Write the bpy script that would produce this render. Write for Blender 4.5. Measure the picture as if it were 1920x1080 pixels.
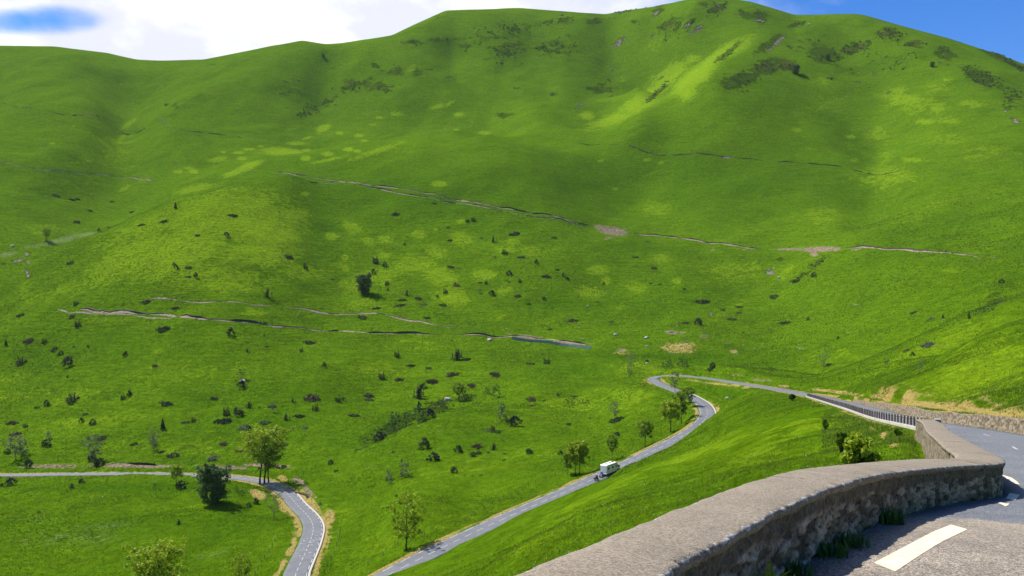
import bpy, math, random
import numpy as np
from mathutils import Vector, Matrix
from mathutils.bvhtree import BVHTree
C = bpy.context.scene.collection
R = math.radians
for o in list(bpy.data.objects): bpy.data.objects.remove(o)

# ------------------------------------------------------------------ camera, sky, sun, exposure
FOC, HX, HY = 1440.0, 960.0, 600.0        # focal length, centre and horizon in pixels of a 1920 wide picture
cam_d = bpy.data.cameras.new('camera'); cam = bpy.data.objects.new('camera', cam_d); C.objects.link(cam)
cam.location = (0, 0, 0); cam.rotation_euler = (R(90), 0, 0)
cam_d.sensor_width = 36; cam_d.lens = 36 * FOC / 1920; cam_d.shift_y = 60 / 1920
cam_d.clip_start = 0.1; cam_d.clip_end = 12000
sc = bpy.context.scene; sc.camera = cam
sc.view_settings.view_transform = 'Standard'; sc.view_settings.look = 'None'
sc.view_settings.exposure = 0.67; sc.view_settings.gamma = 1; sc.view_settings.use_curve_mapping = False
SUN_EL = R(57); SH = Vector((0.87, -0.50, 0)).normalized()    # ground direction the shadows take
sdir = Vector((-SH.x * math.cos(SUN_EL), -SH.y * math.cos(SUN_EL), math.sin(SUN_EL)))
sl = bpy.data.lights.new('sun', 'SUN'); sl.energy = 4.4; sl.angle = R(0.53); sl.color = (1, 0.95, 0.87)
so = bpy.data.objects.new('sun', sl); C.objects.link(so); so.rotation_euler = sdir.to_track_quat('Z', 'Y').to_euler()

def NT(mat_or_world):
    nt = mat_or_world.node_tree
    def N(t, ins=None, **kw):
        n = nt.nodes.new(t)
        for k, v in kw.items(): setattr(n, k, v)
        for k, v in (ins or {}).items():
            if isinstance(v, bpy.types.NodeSocket): nt.links.new(v, n.inputs[k])
            else: n.inputs[k].default_value = v
        return n
    return nt, N

w = bpy.data.worlds.new('World'); sc.world = w; w.use_nodes = True
nt, N = NT(w); nt.nodes.clear()
sky = N('ShaderNodeTexSky', sky_type='NISHITA', sun_disc=False)
sky.sun_elevation = SUN_EL; sky.sun_rotation = math.atan2(sdir.x, sdir.y); sky.altitude = 1500
sky.air_density = 1.0; sky.dust_density = 0.3; sky.ozone_density = 2.0
hs = N('ShaderNodeHueSaturation', {'Hue': 0.512, 'Saturation': 1.42, 'Value': 1.25, 'Color': sky.outputs[0]})
tc = N('ShaderNodeTexCoord')
def M2(op, a, b=None, c=None, N=None, clamp=False):
    n = N('ShaderNodeMath', operation=op, use_clamp=clamp)
    for i, v in enumerate((a, b, c)):
        if v is None: continue
        if isinstance(v, bpy.types.NodeSocket): n.id_data.links.new(v, n.inputs[i])
        else: n.inputs[i].default_value = v
    return n.outputs[0]
sx = N('ShaderNodeSeparateXYZ', {0: tc.outputs['Generated']})
mp = N('ShaderNodeMapping', {'Vector': tc.outputs['Generated'], 'Location': (0.3, 0.1, 0.4), 'Scale': (1, 1, 1.9)})
n1 = N('ShaderNodeTexNoise', {'Vector': mp.outputs[0], 'Scale': 3.4, 'Detail': 9, 'Roughness': 0.56, 'Distortion': 0.25})
az = M2('DIVIDE', sx.outputs[0], M2('MAXIMUM', sx.outputs[1], 0.05, N=N), N=N)
el = M2('DIVIDE', sx.outputs[2], M2('MAXIMUM', sx.outputs[1], 0.05, N=N), N=N)
ramp = N('ShaderNodeMapRange', {'Value': az, 1: -0.12, 2: 0.60, 3: 0.34, 4: -0.15})
# opening of blue at the far left of the cloud bank
hx = M2('MULTIPLY', M2('ADD', az, 0.62, N=N), 8.0, N=N); hy = M2('MULTIPLY', M2('SUBTRACT', el, 0.390, N=N), 33.0, N=N)
hd = M2('ADD', M2('MULTIPLY', hx, hx, N=N), M2('MULTIPLY', hy, hy, N=N), N=N)
hole = M2('MULTIPLY', M2('SUBTRACT', 1.0, hd, N=N, clamp=True), 0.45, N=N)
fr_ = N('ShaderNodeMapRange', {'Value': sx.outputs[1], 1: -0.1, 2: 0.35, 3: -0.6, 4: 0.0}).outputs[0]
dens = M2('ADD', M2('SUBTRACT', M2('ADD', n1.outputs[0], ramp.outputs[0], N=N), hole, N=N), fr_, N=N)
msk = N('ShaderNodeMapRange', {'Value': dens, 1: 0.42, 2: 0.72}, interpolation_type='SMOOTHSTEP')
n2 = N('ShaderNodeTexNoise', {'Vector': mp.outputs[0], 'Scale': 7.0, 'Detail': 6, 'Roughness': 0.55})
cr = N('ShaderNodeValToRGB', {0: n2.outputs[0]})
cr.color_ramp.elements[0].position = 0.43; cr.color_ramp.elements[0].color = (5.7, 5.85, 6.8, 1)
cr.color_ramp.elements[1].position = 0.57; cr.color_ramp.elements[1].color = (7.4, 7.45, 7.6, 1)
mx = N('ShaderNodeMix', {0: msk.outputs[0], 6: hs.outputs[0], 7: cr.outputs[0]}, data_type='RGBA')
bg = N('ShaderNodeBackground', {0: mx.outputs[2], 1: 0.099})
nt.links.new(bg.outputs[0], N('ShaderNodeOutputWorld').inputs[0])

# ------------------------------------------------------------------ small helpers
def tag(o, label=None, cat=None, group=None, kind=None):
    if label: o['label'] = label
    if cat: o['category'] = cat
    if group: o['group'] = group
    if kind: o['kind'] = kind
    return o
def empty(name, loc, rz=0):
    o = bpy.data.objects.new(name, None); C.objects.link(o); o.location = loc; o.rotation_euler = (0, 0, rz); o.empty_display_size = 0.2
    return o
def copy_tree(o, parent=None):
    c = o.copy(); C.objects.link(c); c.parent = parent
    for ch in list(o.children): copy_tree(ch, c)
    return c
class MB:
    def __init__(s): s.v = []; s.f = []; s.a = []; s.cur = 0.0
    def add(s, vs, fs, a=None):
        b = len(s.v); s.v.extend(vs); s.f.extend([tuple(i + b for i in f) for f in fs])
        s.a.extend([s.cur if a is None else a] * len(vs)); return b
    def box(s, x0, x1, y0, y1, z0, z1, mat=None, bev=0.0, a=None):
        vs = [Vector((x, y, z)) for z in (z0, z1) for y in (y0, y1) for x in (x0, x1)]
        if mat is not None: vs = [mat @ v for v in vs]
        s.add([tuple(v) for v in vs], [(0, 2, 3, 1), (4, 5, 7, 6), (0, 1, 5, 4), (2, 6, 7, 3), (0, 4, 6, 2), (1, 3, 7, 5)], a)
    def tube(s, pts, rad, n=6, a=None, cap=True):
        pts = [Vector(p) for p in pts]; rings = []
        up = Vector((0.13, 0.97, 0.2))
        for i, p in enumerate(pts):
            d = (pts[min(i + 1, len(pts) - 1)] - pts[max(i - 1, 0)]).normalized()
            u = d.cross(up);  u = d.cross(Vector((1, 0, 0))) if u.length < 1e-3 else u
            u.normalize(); v = d.cross(u)
            rings.append([tuple(p + (u * math.cos(k * 2 * math.pi / n) + v * math.sin(k * 2 * math.pi / n)) * rad[i]) for k in range(n)])
        vs = [q for r_ in rings for q in r_]; fs = []
        for i in range(len(pts) - 1):
            for k in range(n):
                fs.append((i * n + k, i * n + (k + 1) % n, (i + 1) * n + (k + 1) % n, (i + 1) * n + k))
        if cap: fs.append(tuple(range(n))[::-1]); fs.append(tuple((len(pts) - 1) * n + k for k in range(n)))
        s.add(vs, fs, a)
    def lathe(s, prof, n=16, mat=None, a=None):      # profile of (radius, z)
        vs = []; fs = []
        for r_, z in prof:
            for k in range(n):
                v = Vector((r_ * math.cos(2 * math.pi * k / n), r_ * math.sin(2 * math.pi * k / n), z))
                vs.append(tuple(mat @ v if mat is not None else v))
        for i in range(len(prof) - 1):
            for k in range(n): fs.append((i * n + k, i * n + (k + 1) % n, (i + 1) * n + (k + 1) % n, (i + 1) * n + k))
        s.add(vs, fs, a)
    def prism(s, poly, y0, y1, mat=None, a=None):    # poly in (x, z), extruded in y
        n = len(poly); vs = [Vector((x, y, z)) for y in (y0, y1) for x, z in poly]
        if mat is not None: vs = [mat @ v for v in vs]
        fs = [tuple(range(n)), tuple(range(2 * n - 1, n - 1, -1))] + [((i + 1) % n, i, n + i, n + (i + 1) % n) for i in range(n)]
        s.add([tuple(v) for v in vs], fs, a)
    def build(s, name, mat, parent=None, smooth=False, bevel=0):
        me = bpy.data.meshes.new(name); me.from_pydata(s.v, [], s.f); me.materials.append(mat)
        at = me.attributes.new('tone', 'FLOAT', 'POINT'); at.data.foreach_set('value', np.array(s.a, dtype=np.float32))
        if smooth: me.shade_smooth()
        o = bpy.data.objects.new(name, me); C.objects.link(o)
        if parent is not None: o.parent = parent
        if bevel:
            m = o.modifiers.new('bevel', 'BEVEL'); m.width = bevel; m.segments = 2; m.limit_method = 'ANGLE'
        return o
def np_mesh(name, V, F, mat, attrs=None, smooth=True, parent=None):
    me = bpy.data.meshes.new(name); V = np.asarray(V, np.float32).reshape(-1, 3); F = np.asarray(F, np.int32); k = F.shape[1]
    me.vertices.add(len(V)); me.vertices.foreach_set('co', V.ravel())
    me.loops.add(F.size); me.loops.foreach_set('vertex_index', F.ravel())
    me.polygons.add(len(F)); me.polygons.foreach_set('loop_start', np.arange(0, F.size, k, dtype=np.int32))
    me.update(calc_edges=True)
    for n_, a in (attrs or {}).items():
        at = me.attributes.new(n_, 'FLOAT', 'POINT'); at.data.foreach_set('value', np.asarray(a, np.float32).ravel())
    me.materials.append(mat)
    if smooth: me.shade_smooth()
    o = bpy.data.objects.new(name, me); C.objects.link(o)
    if parent is not None: o.parent = parent
    return o
def grid_faces(nr, nc, flip=False):
    i = np.arange(nr - 1)[:, None] * nc + np.arange(nc - 1)[None, :]
    q = np.stack([i, i + 1, i + nc + 1, i + nc], -1).reshape(-1, 4)
    return q[:, ::-1] if flip else q
def h2(ix, iy, s=0):
    n = (ix.astype(np.int64) * 374761393 + iy.astype(np.int64) * 668265263 + s * 974634777) & 0xffffffff
    n = ((n ^ (n >> 13)) * 1274126177) & 0xffffffff
    return ((n ^ (n >> 16)) & 0xffffff) / float(0xffffff)
def vnoise(x, y, s=0):
    x = np.asarray(x, float); y = np.asarray(y, float)
    ix = np.floor(x); iy = np.floor(y); fx = x - ix; fy = y - iy
    fx = fx * fx * fx * (fx * (fx * 6 - 15) + 10); fy = fy * fy * fy * (fy * (fy * 6 - 15) + 10)
    a = h2(ix, iy, s); b = h2(ix + 1, iy, s); c = h2(ix, iy + 1, s); d = h2(ix + 1, iy + 1, s)
    return (a * (1 - fx) + b * fx) * (1 - fy) + (c * (1 - fx) + d * fx) * fy - 0.5
def fbm(x, y, s=0, o=3):
    r = 0; a = 1.0
    for k in range(o): r = r + a * vnoise(x * 2 ** k + 7.1 * k, y * 2 ** k - 3.7 * k, s + k); a *= 0.5
    return r
def sstep(a, b, x): t = np.clip((x - a) / (b - a), 0, 1); return t * t * (3 - 2 * t)
def P(px, py, Y): return ((px - HX) / FOC * Y, Y, (HY - py) / FOC * Y)
def catmull(pts, step):
    pts = np.array(pts, float); pts = np.vstack([2 * pts[0] - pts[1], pts, 2 * pts[-1] - pts[-2]]); out = []
    for i in range(1, len(pts) - 2):
        p0, p1, p2, p3 = pts[i - 1:i + 3]
        t0 = 0; t1 = t0 + np.linalg.norm((p1 - p0)[:3]) ** .5; t2 = t1 + np.linalg.norm((p2 - p1)[:3]) ** .5; t3 = t2 + np.linalg.norm((p3 - p2)[:3]) ** .5
        n = max(1, int(round(np.linalg.norm((p2 - p1)[:3]) / step)))
        for t in t1 + (t2 - t1) * np.arange(n) / n:
            A1 = (t1 - t) / (t1 - t0) * p0 + (t - t0) / (t1 - t0) * p1; A2 = (t2 - t) / (t2 - t1) * p1 + (t - t1) / (t2 - t1) * p2
            A3 = (t3 - t) / (t3 - t2) * p2 + (t - t2) / (t3 - t2) * p3
            B1 = (t2 - t) / (t2 - t0) * A1 + (t - t0) / (t2 - t0) * A2; B2 = (t3 - t) / (t3 - t1) * A2 + (t - t1) / (t3 - t1) * A3
            out.append((t2 - t) / (t2 - t1) * B1 + (t - t1) / (t2 - t1) * B2)
    out.append(pts[-2]); return np.array(out)

# ------------------------------------------------------------------ the road's course: left and right edge
LR = [  # left edge x, y, z, right edge x, y (travelling away from the camera and down the hill)
 (-9, -14, -1.0, -2.5, -17), (-5.2, -6, -1.6, 1, -9), (-2, .8, -2.25, 4.2, -3), (1.1, 6, -2.72, 7, 2.2), (3.7, 10, -3.06, 10, 6.5),
 (5.4, 12.1, -3.22, 12, 9.5), (7.97, 15.5, -3.75, 14.5, 13.5), (10.8, 18.5, -4.22, 17.6, 17), (13.4, 21, -4.62, 20.2, 21.0),
 (17, 28, -5.35, 23.6, 27), (24, 42, -6.85, 30.3, 40), (31.8, 58, -8.35, 38.0, 55.5), (46.1, 98, -12.45, 52, 96), (60.3, 140, -15.9, 66.2, 138), (88, 235, -22.8, 93.8, 233.5)]
CEN = [(1403, 721, 305), (1302, 706.5, 374), (1250, 703.5, 398), (1226, 708, 398), (1236, 719, 379), (1267, 732, 357), (1298, 745, 334),
 (1321, 762, 309), (1325, 780, 291), (1300, 806, 271), (1240, 838, 254), (1135, 888, 231), (1060, 922, 215), (900, 993, 187), (740, 1072, 163),
 (600, 1150, 149)]
CEN2 = [(535, 1130, 165), (555, 1075, 182), (582, 1013, 213), (587, 987, 230), (577, 967, 246), (558, 948, 262), (535, 923, 284), (500, 905, 300),
 (430, 894, 315), (300, 889, 325), (150, 889, 330), (0, 891, 333), (-200, 893, 338), (-400, 895, 345)]
rows = []
for k, a in enumerate(LR): dz_ = 0.17 if k <= 10 else 0.10 if k == 11 else 0; rows.append((a[0], a[1], a[2] - dz_, a[3], a[4], a[2] - 0.05 - dz_))
cl = [((a[0] + a[3]) / 2, (a[1] + a[4]) / 2, a[2]) for a in LR[-1:]] + [P(*c) for c in CEN] + [(-46, 139, -58.6), (-57, 139.5, -59.6), (-59.5, 150, -60.2)] + [P(*c) for c in CEN2]
cl = np.array(cl); ccs = catmull(cl, 6.0)
def offs(c):
    d = np.gradient(c[:, :2], axis=0); d /= np.linalg.norm(d, axis=1)[:, None]
    return np.stack([d[:, 1], -d[:, 0]], 1)          # to the right of travel
nn = offs(ccs)
HWR = 2.9
for i in range(1, len(ccs)):
    c = ccs[i]; n_ = nn[i]; rows.append((c[0] - n_[0] * HWR, c[1] - n_[1] * HWR, c[2], c[0] + n_[0] * HWR, c[1] + n_[1] * HWR, c[2]))
RD = catmull(rows, 1.2)
RL = RD[:, :3]; RR = RD[:, 3:]; RC = (RL + RR) / 2; RW = np.linalg.norm((RR - RL)[:, :2], axis=1) / 2
RS = np.concatenate([[0], np.cumsum(np.linalg.norm(np.diff(RC[:, :2], axis=0), axis=1))])
def near_s(x, y): return int(np.argmin((RC[:, 0] - x) ** 2 + (RC[:, 1] - y) ** 2))
S_CORNER = near_s(16.8, 21); S_WEND = near_s(34.9, 56.7); S_FAR = near_s(90, 234)

# ------------------------------------------------------------------ terrain: control points (picture x, picture y, distance ahead)
SKY = [(-500, 80), (-200, 84), (0, 85), (100, 87), (200, 99), (255, 112), (300, 114), (380, 112), (470, 94), (565, 76), (610, 83), (640, 81), (735, 66), (780, 45), (835, 20),
 (940, 16), (975, 15), (1095, 24), (1135, 26), (1180, 18), (1225, 13), (1280, 0), (1330, -9), (1407, 3), (1490, 27), (1600, 26), (1620, 28), (1700, 50), (1780, 72), (1880, 105), (1920, 120), (2100, 190), (2400, 330)]
RIDGE_Y = [(-500, 1500), (0, 1500), (260, 1530), (565, 1480), (700, 1500), (850, 1600), (1000, 1620), (1180, 1560), (1290, 1420), (1400, 1380), (1500, 1380), (1600, 1330), (1700, 1260), (1830, 1180), (1920, 1120), (2100, 1020), (2400, 800)]
CP = [
 (1500,738,250),(1640,774,98),
 (1370,765,250),(1400,738,270),(1400,760,215),(1400,800,150),(1400,850,85),(1400,890,48),(1500,760,185),(1500,800,105),(1500,850,62),(1500,880,42),
 (1600,790,98),(1600,830,62),(1600,862,44),(1690,815,66),(1700,862,42),(1740,905,36),
 (1300,840,190),(1300,880,110),(1300,915,50),(1200,870,208),(1200,900,110),(1200,940,48),(1000,960,176),(1000,1000,85),(1000,1045,38),
 (850,1036,148),(850,1062,95),(850,1085,60),(1000,1150,18),(900,1250,12),(600,1120,100),(600,1300,40),(300,1300,60),(300,1180,120),(300,1120,165),(-200,1300,60),(-200,1120,165),
 (900,960,212),(900,900,252),(900,850,290),(900,800,330),(900,757,372),(900,752,392),(900,742,410),(900,700,440),(900,640,510),
 (820,785,352),(820,792,372),(820,772,388),
 (700,832,320),(700,838,342),(700,815,362),(700,750,415),(700,680,470),(700,640,505),
 (600,884,290),(600,893,306),(600,866,322),(600,800,370),(600,700,440),
 (640,1070,186),(650,1000,222),(650,950,252),(650,905,278),(760,950,222),(760,880,275),(760,1020,182),
 (1100,850,268),(1100,800,320),(1100,750,375),(1100,725,405),(1100,700,430),(1100,660,480),
 (1200,780,310),(1200,730,365),(1185,700,412),(1000,880,250),(1000,800,322),(1000,742,385),(1000,700,430),(1000,650,500),
 (200,1000,238),(200,1080,202),(0,1000,240),(0,1080,205),(450,1000,228),(450,1080,188),(440,930,275),(200,925,290),(-300,1000,240),
 (0,872,348),(0,800,400),(0,700,480),(0,600,570),(0,520,640),(0,470,705),(0,430,770),(0,350,870),(0,200,1150),(-300,800,400),(-300,600,570),(-300,430,770),(-300,200,1150),
 (150,872,346),(150,800,390),(150,700,460),(150,600,530),(150,500,610),(150,455,650),(190,438,668),(190,453,740),(190,422,870),(100,470,680),(60,482,690),
 (300,872,342),(300,800,375),(300,700,435),(300,610,500),(300,500,580),(300,430,640),(330,381,690),(330,406,780),(330,368,900),(450,800,370),(450,700,440),(450,600,510),(450,500,590),(450,400,680),(500,870,330),
 (480,336,765),(480,354,850),(480,312,960),(410,355,725),(410,374,800),(250,412,675),(250,430,760),(120,462,680),(120,470,740),(545,325,810),(232,320,1040),(250,200,1330),(180,200,1200),(330,200,1210),(235,260,1190),(170,260,1060),(310,260,1090),(100,300,960),(400,250,1120),(400,330,930),(600,200,1320),(600,286,1030),(600,289,1090),(600,262,1160),(600,310,930),(600,340,845),(600,400,740),(600,500,640),(600,600,545),(600,640,505),
 (770,256,1010),(770,266,1090),(770,240,1190),(770,180,1260),(770,120,1370),(770,300,900),(770,400,760),(770,500,655),(770,600,555),(850,100,1440),(850,180,1270),(920,256,1010),(920,262,1080),(920,238,1170),(700,264,1020),(700,276,1095),
 (1000,100,1440),(1000,200,1190),(1000,300,900),(1000,400,760),(1000,500,650),(1000,600,560),(1150,100,1440),(1150,190,1230),(1090,268,1000),(1240,80,1370),(1200,160,1260),
 (1200,232,985),(1150,215,1160),(1130,250,1080),(1280,176,1060),(1240,176,1210),(1200,180,1290),(1290,150,1100),(1240,140,1310),(1330,138,1060),(1330,90,1260),(1400,105,1140),(1470,65,1240),(1400,200,985),(1350,300,890),(1350,400,780),(1350,500,670),(1200,340,900),(1200,450,740),(1200,560,600),(1200,630,520),(1200,660,480),
 (1260,650,480),(1260,690,432),(1350,640,480),(1350,690,420),(1320,600,540),(1450,520,640),(1450,620,500),(1450,690,400),(1560,650,400),(1600,600,440),(1600,685,330),(1600,468,590),(1540,530,560),
 (1500,150,1090),(1500,300,885),(1500,400,745),(1600,100,1180),(1650,200,1030),(1645,300,893),(1590,300,870),(1625,400,752),(1560,400,730),(1700,300,830),(1720,400,650),(1800,150,1010),(1800,250,840),(1800,320,730),(1920,200,900),(1920,300,710),(1920,400,545),(1850,480,460),(1750,600,350),(1750,500,450),(1700,660,270),
 (1920,606,168),(1920,612,215),(1920,560,300),(1920,700,100),(1920,775,66),(1920,806,57.5),(1700,760,108),(1700,715,165),(1700,694,205),(1800,780,82),(1800,730,115),(1800,662,165),(1800,664,220),(1560,737,190),(1560,716,262),(1600,710,255),(1500,722,290),(1400,705,345),
 (2400,760,35),(2400,640,60),(2400,500,150),(2400,420,400),(2200,560,170),(2200,400,450)]
def interp_pts(L, x): return np.interp(x, [a[0] for a in L], [a[1] for a in L])
pts = list(CP)
for px in list(range(-500, 2401, 50)):
    y = float(interp_pts(SKY, px)); Y = float(interp_pts(RIDGE_Y, px))
    pts += [(px, y, Y), (px, y + 45, Y * 1.12), (px, y + 260, Y * 1.5), (px, y + 420, Y * 2.3)]
    if px % 100 == 0: pts.append((px, y + 12, Y * 0.965))
pw = [P(*a) for a in pts]
for i in list(range(S_WEND, len(RC), 9)): pw.append((RC[i, 0], RC[i, 1], RC[i, 2]))
pw = np.array(pw); KT = 2.2
th_c = np.arctan2(pw[:, 0], pw[:, 1]); r_c = np.hypot(pw[:, 0], pw[:, 1]); e_c = pw[:, 2] / r_c
Q = np.stack([th_c * KT, np.log(r_c)], 1)
def tpsk(d2): return np.where(d2 > 1e-12, 0.5 * d2 * np.log(np.maximum(d2, 1e-12)), 0)
n = len(Q); D2 = ((Q[:, None] - Q[None]) ** 2).sum(-1)
A = np.zeros((n + 3, n + 3)); A[:n, :n] = tpsk(D2) + np.eye(n) * 2e-5; A[:n, n] = 1; A[:n, n + 1:] = Q; A[n, :n] = 1; A[n + 1:, :n] = Q.T
sol = np.linalg.solve(A, np.concatenate([e_c, [0, 0, 0]]))
TH = np.concatenate([np.radians(np.linspace(-180, -46, 40)), np.radians(np.linspace(-44, -36.5, 16)), np.radians(np.linspace(-36, 36, 1000)), np.radians(np.linspace(36.5, 44, 16)), np.radians(np.linspace(46, 180, 40))])
lr = np.concatenate([np.arange(math.log(2.5), math.log(55), .013), np.arange(math.log(55), math.log(430), .0052), np.arange(math.log(430), math.log(1750), .0042), np.linspace(math.log(1750), math.log(3400), 30)])
RRr = np.exp(lr); NTh, NR = len(TH), len(lr)
THm, LRm = np.meshgrid(TH, lr)                     # rows = distance, cols = direction
THc = np.clip(THm, R(-44), R(44))
E = np.zeros(THm.shape)
for k in range(0, NR, 60):
    a = THc[k:k + 60] * KT; b = LRm[k:k + 60]
    acc = sol[n] + sol[n + 1] * a + sol[n + 2] * b
    for j in range(n):
        acc = acc + sol[j] * tpsk((a - Q[j, 0]) ** 2 + (b - Q[j, 1]) ** 2)
    E[k:k + 60] = acc
X = np.exp(LRm) * np.sin(THm); Yw = np.exp(LRm) * np.cos(THm); RM = np.exp(LRm)
# hillside behind and beside the camera
Eb = np.clip((-2.0 + 0.32 * (X - 4)) / RM, -0.30, 0.34)
wb = sstep(R(42), R(75), np.abs(THm)); E = E * (1 - wb) + Eb * wb
# bring the skyline exactly onto its course
m = (RRr > 900) & (RRr < 2300)
cth = np.cos(np.clip(TH, R(-44), R(44)))
pxs = HX + FOC * np.tan(np.clip(TH, R(-44), R(44)))
want = (HY - interp_pts(SKY, pxs)) / FOC * cth
got = E[m].max(0); rid = interp_pts(RIDGE_Y, pxs) / cth
fix = (want - got) * (np.abs(TH) < R(44)); fix = np.convolve(fix, np.ones(7) / 7, 'same')
E += fix[None, :] * np.exp(-((LRm - np.log(rid)[None, :]) / 0.16) ** 2)
Z = E * RM
# relief
def relief(x, y, r):
    z = 0
    for lam, amp, s in ((70, 3.6, 1), (26, 1.6, 2), (11, .65, 3), (4.5, .24, 4), (1.8, .07, 5)):
        wgt = sstep(1.2, 3.0, lam / (0.006 * r + 0.02)) * sstep(lam * 1.5, lam * 6, r)
        z = z + wgt * amp * 2 * vnoise(x / lam + 13.7 * s, y / lam - 5.1 * s, s)
    return z
fade = 1 - 0.92 * np.exp(-((LRm - np.log(rid)[None, :]) / 0.05) ** 2)
rel = relief(X, Yw, RM) * fade
steep = sstep(600, 1100, RM)                       # gullies running down the big face
wx = X / 90 + 1.5 * vnoise(X / 160, Yw / 160, 31); rel += steep * fade * 9.0 * vnoise(wx, Yw / 260 + 0.6 * vnoise(X / 120, Yw / 120, 33), 9) + steep * fade * 3.0 * vnoise(X / 34 + 2 * vnoise(X / 80, Yw / 80, 35), Yw / 75, 11)
# corridor of the road
DW = np.full(Z.shape, 1e9); RZ = np.zeros(Z.shape); SG = np.zeros(Z.shape); SS = np.zeros(Z.shape); WA = np.zeros(Z.shape); WZ = np.zeros(Z.shape)
WIN = 16.0
for i in range(len(RC) - 1):
    c = RC[i]; rr_ = math.hypot(c[0], c[1])
    r0 = np.searchsorted(RRr, max(rr_ - WIN, 0)); r1 = np.searchsorted(RRr, rr_ + WIN)
    if rr_ > WIN + 3:
        t = math.atan2(c[0], c[1]); dt = math.asin(min(1, WIN / rr_)); t0 = np.searchsorted(TH, t - dt); t1 = np.searchsorted(TH, t + dt)
    else: t0, t1 = 0, NTh
    if r1 <= r0 or t1 <= t0: continue
    sl_ = (slice(r0, r1), slice(t0, t1)); d = RC[i + 1] - c; L2 = d[0] ** 2 + d[1] ** 2
    ax = X[sl_] - c[0]; ay = Yw[sl_] - c[1]; t = np.clip((ax * d[0] + ay * d[1]) / L2, 0, 1)
    ex = ax - t * d[0]; ey = ay - t * d[1]; dd = np.hypot(ex, ey) - (RW[i] * (1 - t) + RW[i + 1] * t)
    better = dd < DW[sl_]
    wq = 1.0 / (ex * ex + ey * ey + 0.5) ** 2; WA[sl_] += wq; WZ[sl_] += wq * (c[2] + t * d[2])
    DW[sl_] = np.where(better, dd, DW[sl_]); RZ[sl_] = np.where(better, c[2] + t * d[2], RZ[sl_])
    SG[sl_] = np.where(better, np.sign(ax * d[1] - ay * d[0]), SG[sl_]); SS[sl_] = np.where(better, RS[i] + t * math.sqrt(L2), SS[sl_])
kq = sstep(0.4, 3.0, DW); RZ = np.where(WA > 0, RZ * (1 - kq) + kq * WZ / np.maximum(WA, 1e-12), RZ)
nearsec = SS < RS[S_FAR]
BL = np.where(nearsec & (SG < 0), np.where(SS < RS[S_WEND], 3.0, 4.5), np.where(nearsec, 3.2, 5.5))
start = np.where(nearsec & (SG < 0) & (SS < RS[S_WEND]), 1.35, 0.75)
cw = 1 - sstep(start, start + BL, DW)
Z = Z + rel * (1 - np.clip(cw * 1.3, 0, 1))
wl_ = nearsec & (SS < RS[S_WEND])
Z = Z * (1 - cw) + (RZ - np.where(wl_, 0.10 + 0.5 * (1 - sstep(np.where(SG < 0, 1.2, -0.6), np.where(SG < 0, 2.6, 0.35), DW)), 0.16)) * cw
rw_on = nearsec & (SG > 0) & (SS > RS[near_s(24, 30)]) & (SS < RS[near_s(80, 185)])      # ground held up behind the roadside retaining wall
Z = np.where(rw_on & (DW > 1.35) & (DW < 9), np.maximum(Z, RZ + 1.12 * (1 - sstep(4, 9, DW)) + sstep(4, 9, DW) * (Z - RZ)), Z)
E = Z / RM
def grid_i(x, y):
    t = math.atan2(x, y); l = math.log(max(math.hypot(x, y), 2.6))
    i = min(max(int(np.searchsorted(TH, t)) - 1, 0), NTh - 2); j = min(max(int(np.searchsorted(lr, l)) - 1, 0), NR - 2)
    return i, j, min(1, max(0, (t - TH[i]) / (TH[i + 1] - TH[i]))), min(1, max(0, (l - lr[j]) / (lr[j + 1] - lr[j])))
def tz(x, y):
    i, j, a, b = grid_i(x, y)
    return float((Z[j, i] * (1 - a) + Z[j, i + 1] * a) * (1 - b) + (Z[j + 1, i] * (1 - a) + Z[j + 1, i + 1] * a) * b)
def hit(px, py, rmin=22):
    t = math.atan2(px - HX, FOC); e = (HY - py) / FOC * math.cos(t)
    i = min(max(int(np.searchsorted(TH, t)) - 1, 0), NTh - 2); a = (t - TH[i]) / (TH[i + 1] - TH[i])
    col = E[:, i] * (1 - a) + E[:, i + 1] * a; j0 = int(np.searchsorted(RRr, rmin))
    k = np.nonzero((col[j0:] >= e))[0]
    if len(k) == 0: j = NR - 2; f = 0
    else:
        j = j0 + int(k[0]) - 1
        if j < j0: j = j0; f = 0
        else: f = (e - col[j]) / (col[j + 1] - col[j])
    r_ = math.exp(lr[j] + f * (lr[j + 1] - lr[j])); x, y = r_ * math.sin(t), r_ * math.cos(t)
    return Vector((x, y, tz(x, y)))

# ------------------------------------------------------------------ what covers the ground: patches of bare soil, dry grass, light grass (sunlight painted in on ridge nose and left spur), heather, rock
A_ = {k: np.zeros(Z.shape, np.float32) for k in ('bright', 'dry', 'bare', 'heath', 'rock', 'lush', 'pale')}
front = (np.abs(THm) < R(44)); Ys = np.where(front, Yw, 1.0)
PX = np.where(front, HX + FOC * X / Ys, -9999); PY = np.where(front, HY - FOC * Z / Ys, -9999)
def reg(attr, px, py, rx, ry, rot=0, s=1.0, dep=0.16):
    c = hit(px, py); l0 = math.log(math.hypot(c.x, c.y))
    j0, j1 = np.searchsorted(lr, l0 - dep - 0.02 * ry / 10), np.searchsorted(lr, l0 + dep + 0.02 * ry / 10)
    m_ = 1.35 * max(rx, ry); i0, i1 = np.searchsorted(TH, math.atan2(px - m_ - HX, FOC)), np.searchsorted(TH, math.atan2(px + m_ - HX, FOC))
    sl_ = (slice(j0, j1), slice(i0, i1)); a = R(rot); u = PX[sl_] - px; v = PY[sl_] - py
    q = np.hypot((u * math.cos(a) + v * math.sin(a)) / rx, (-u * math.sin(a) + v * math.cos(a)) / ry)
    A_[attr][sl_] = np.maximum(A_[attr][sl_], s * np.clip(1.35 - q, 0, 1))
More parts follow.
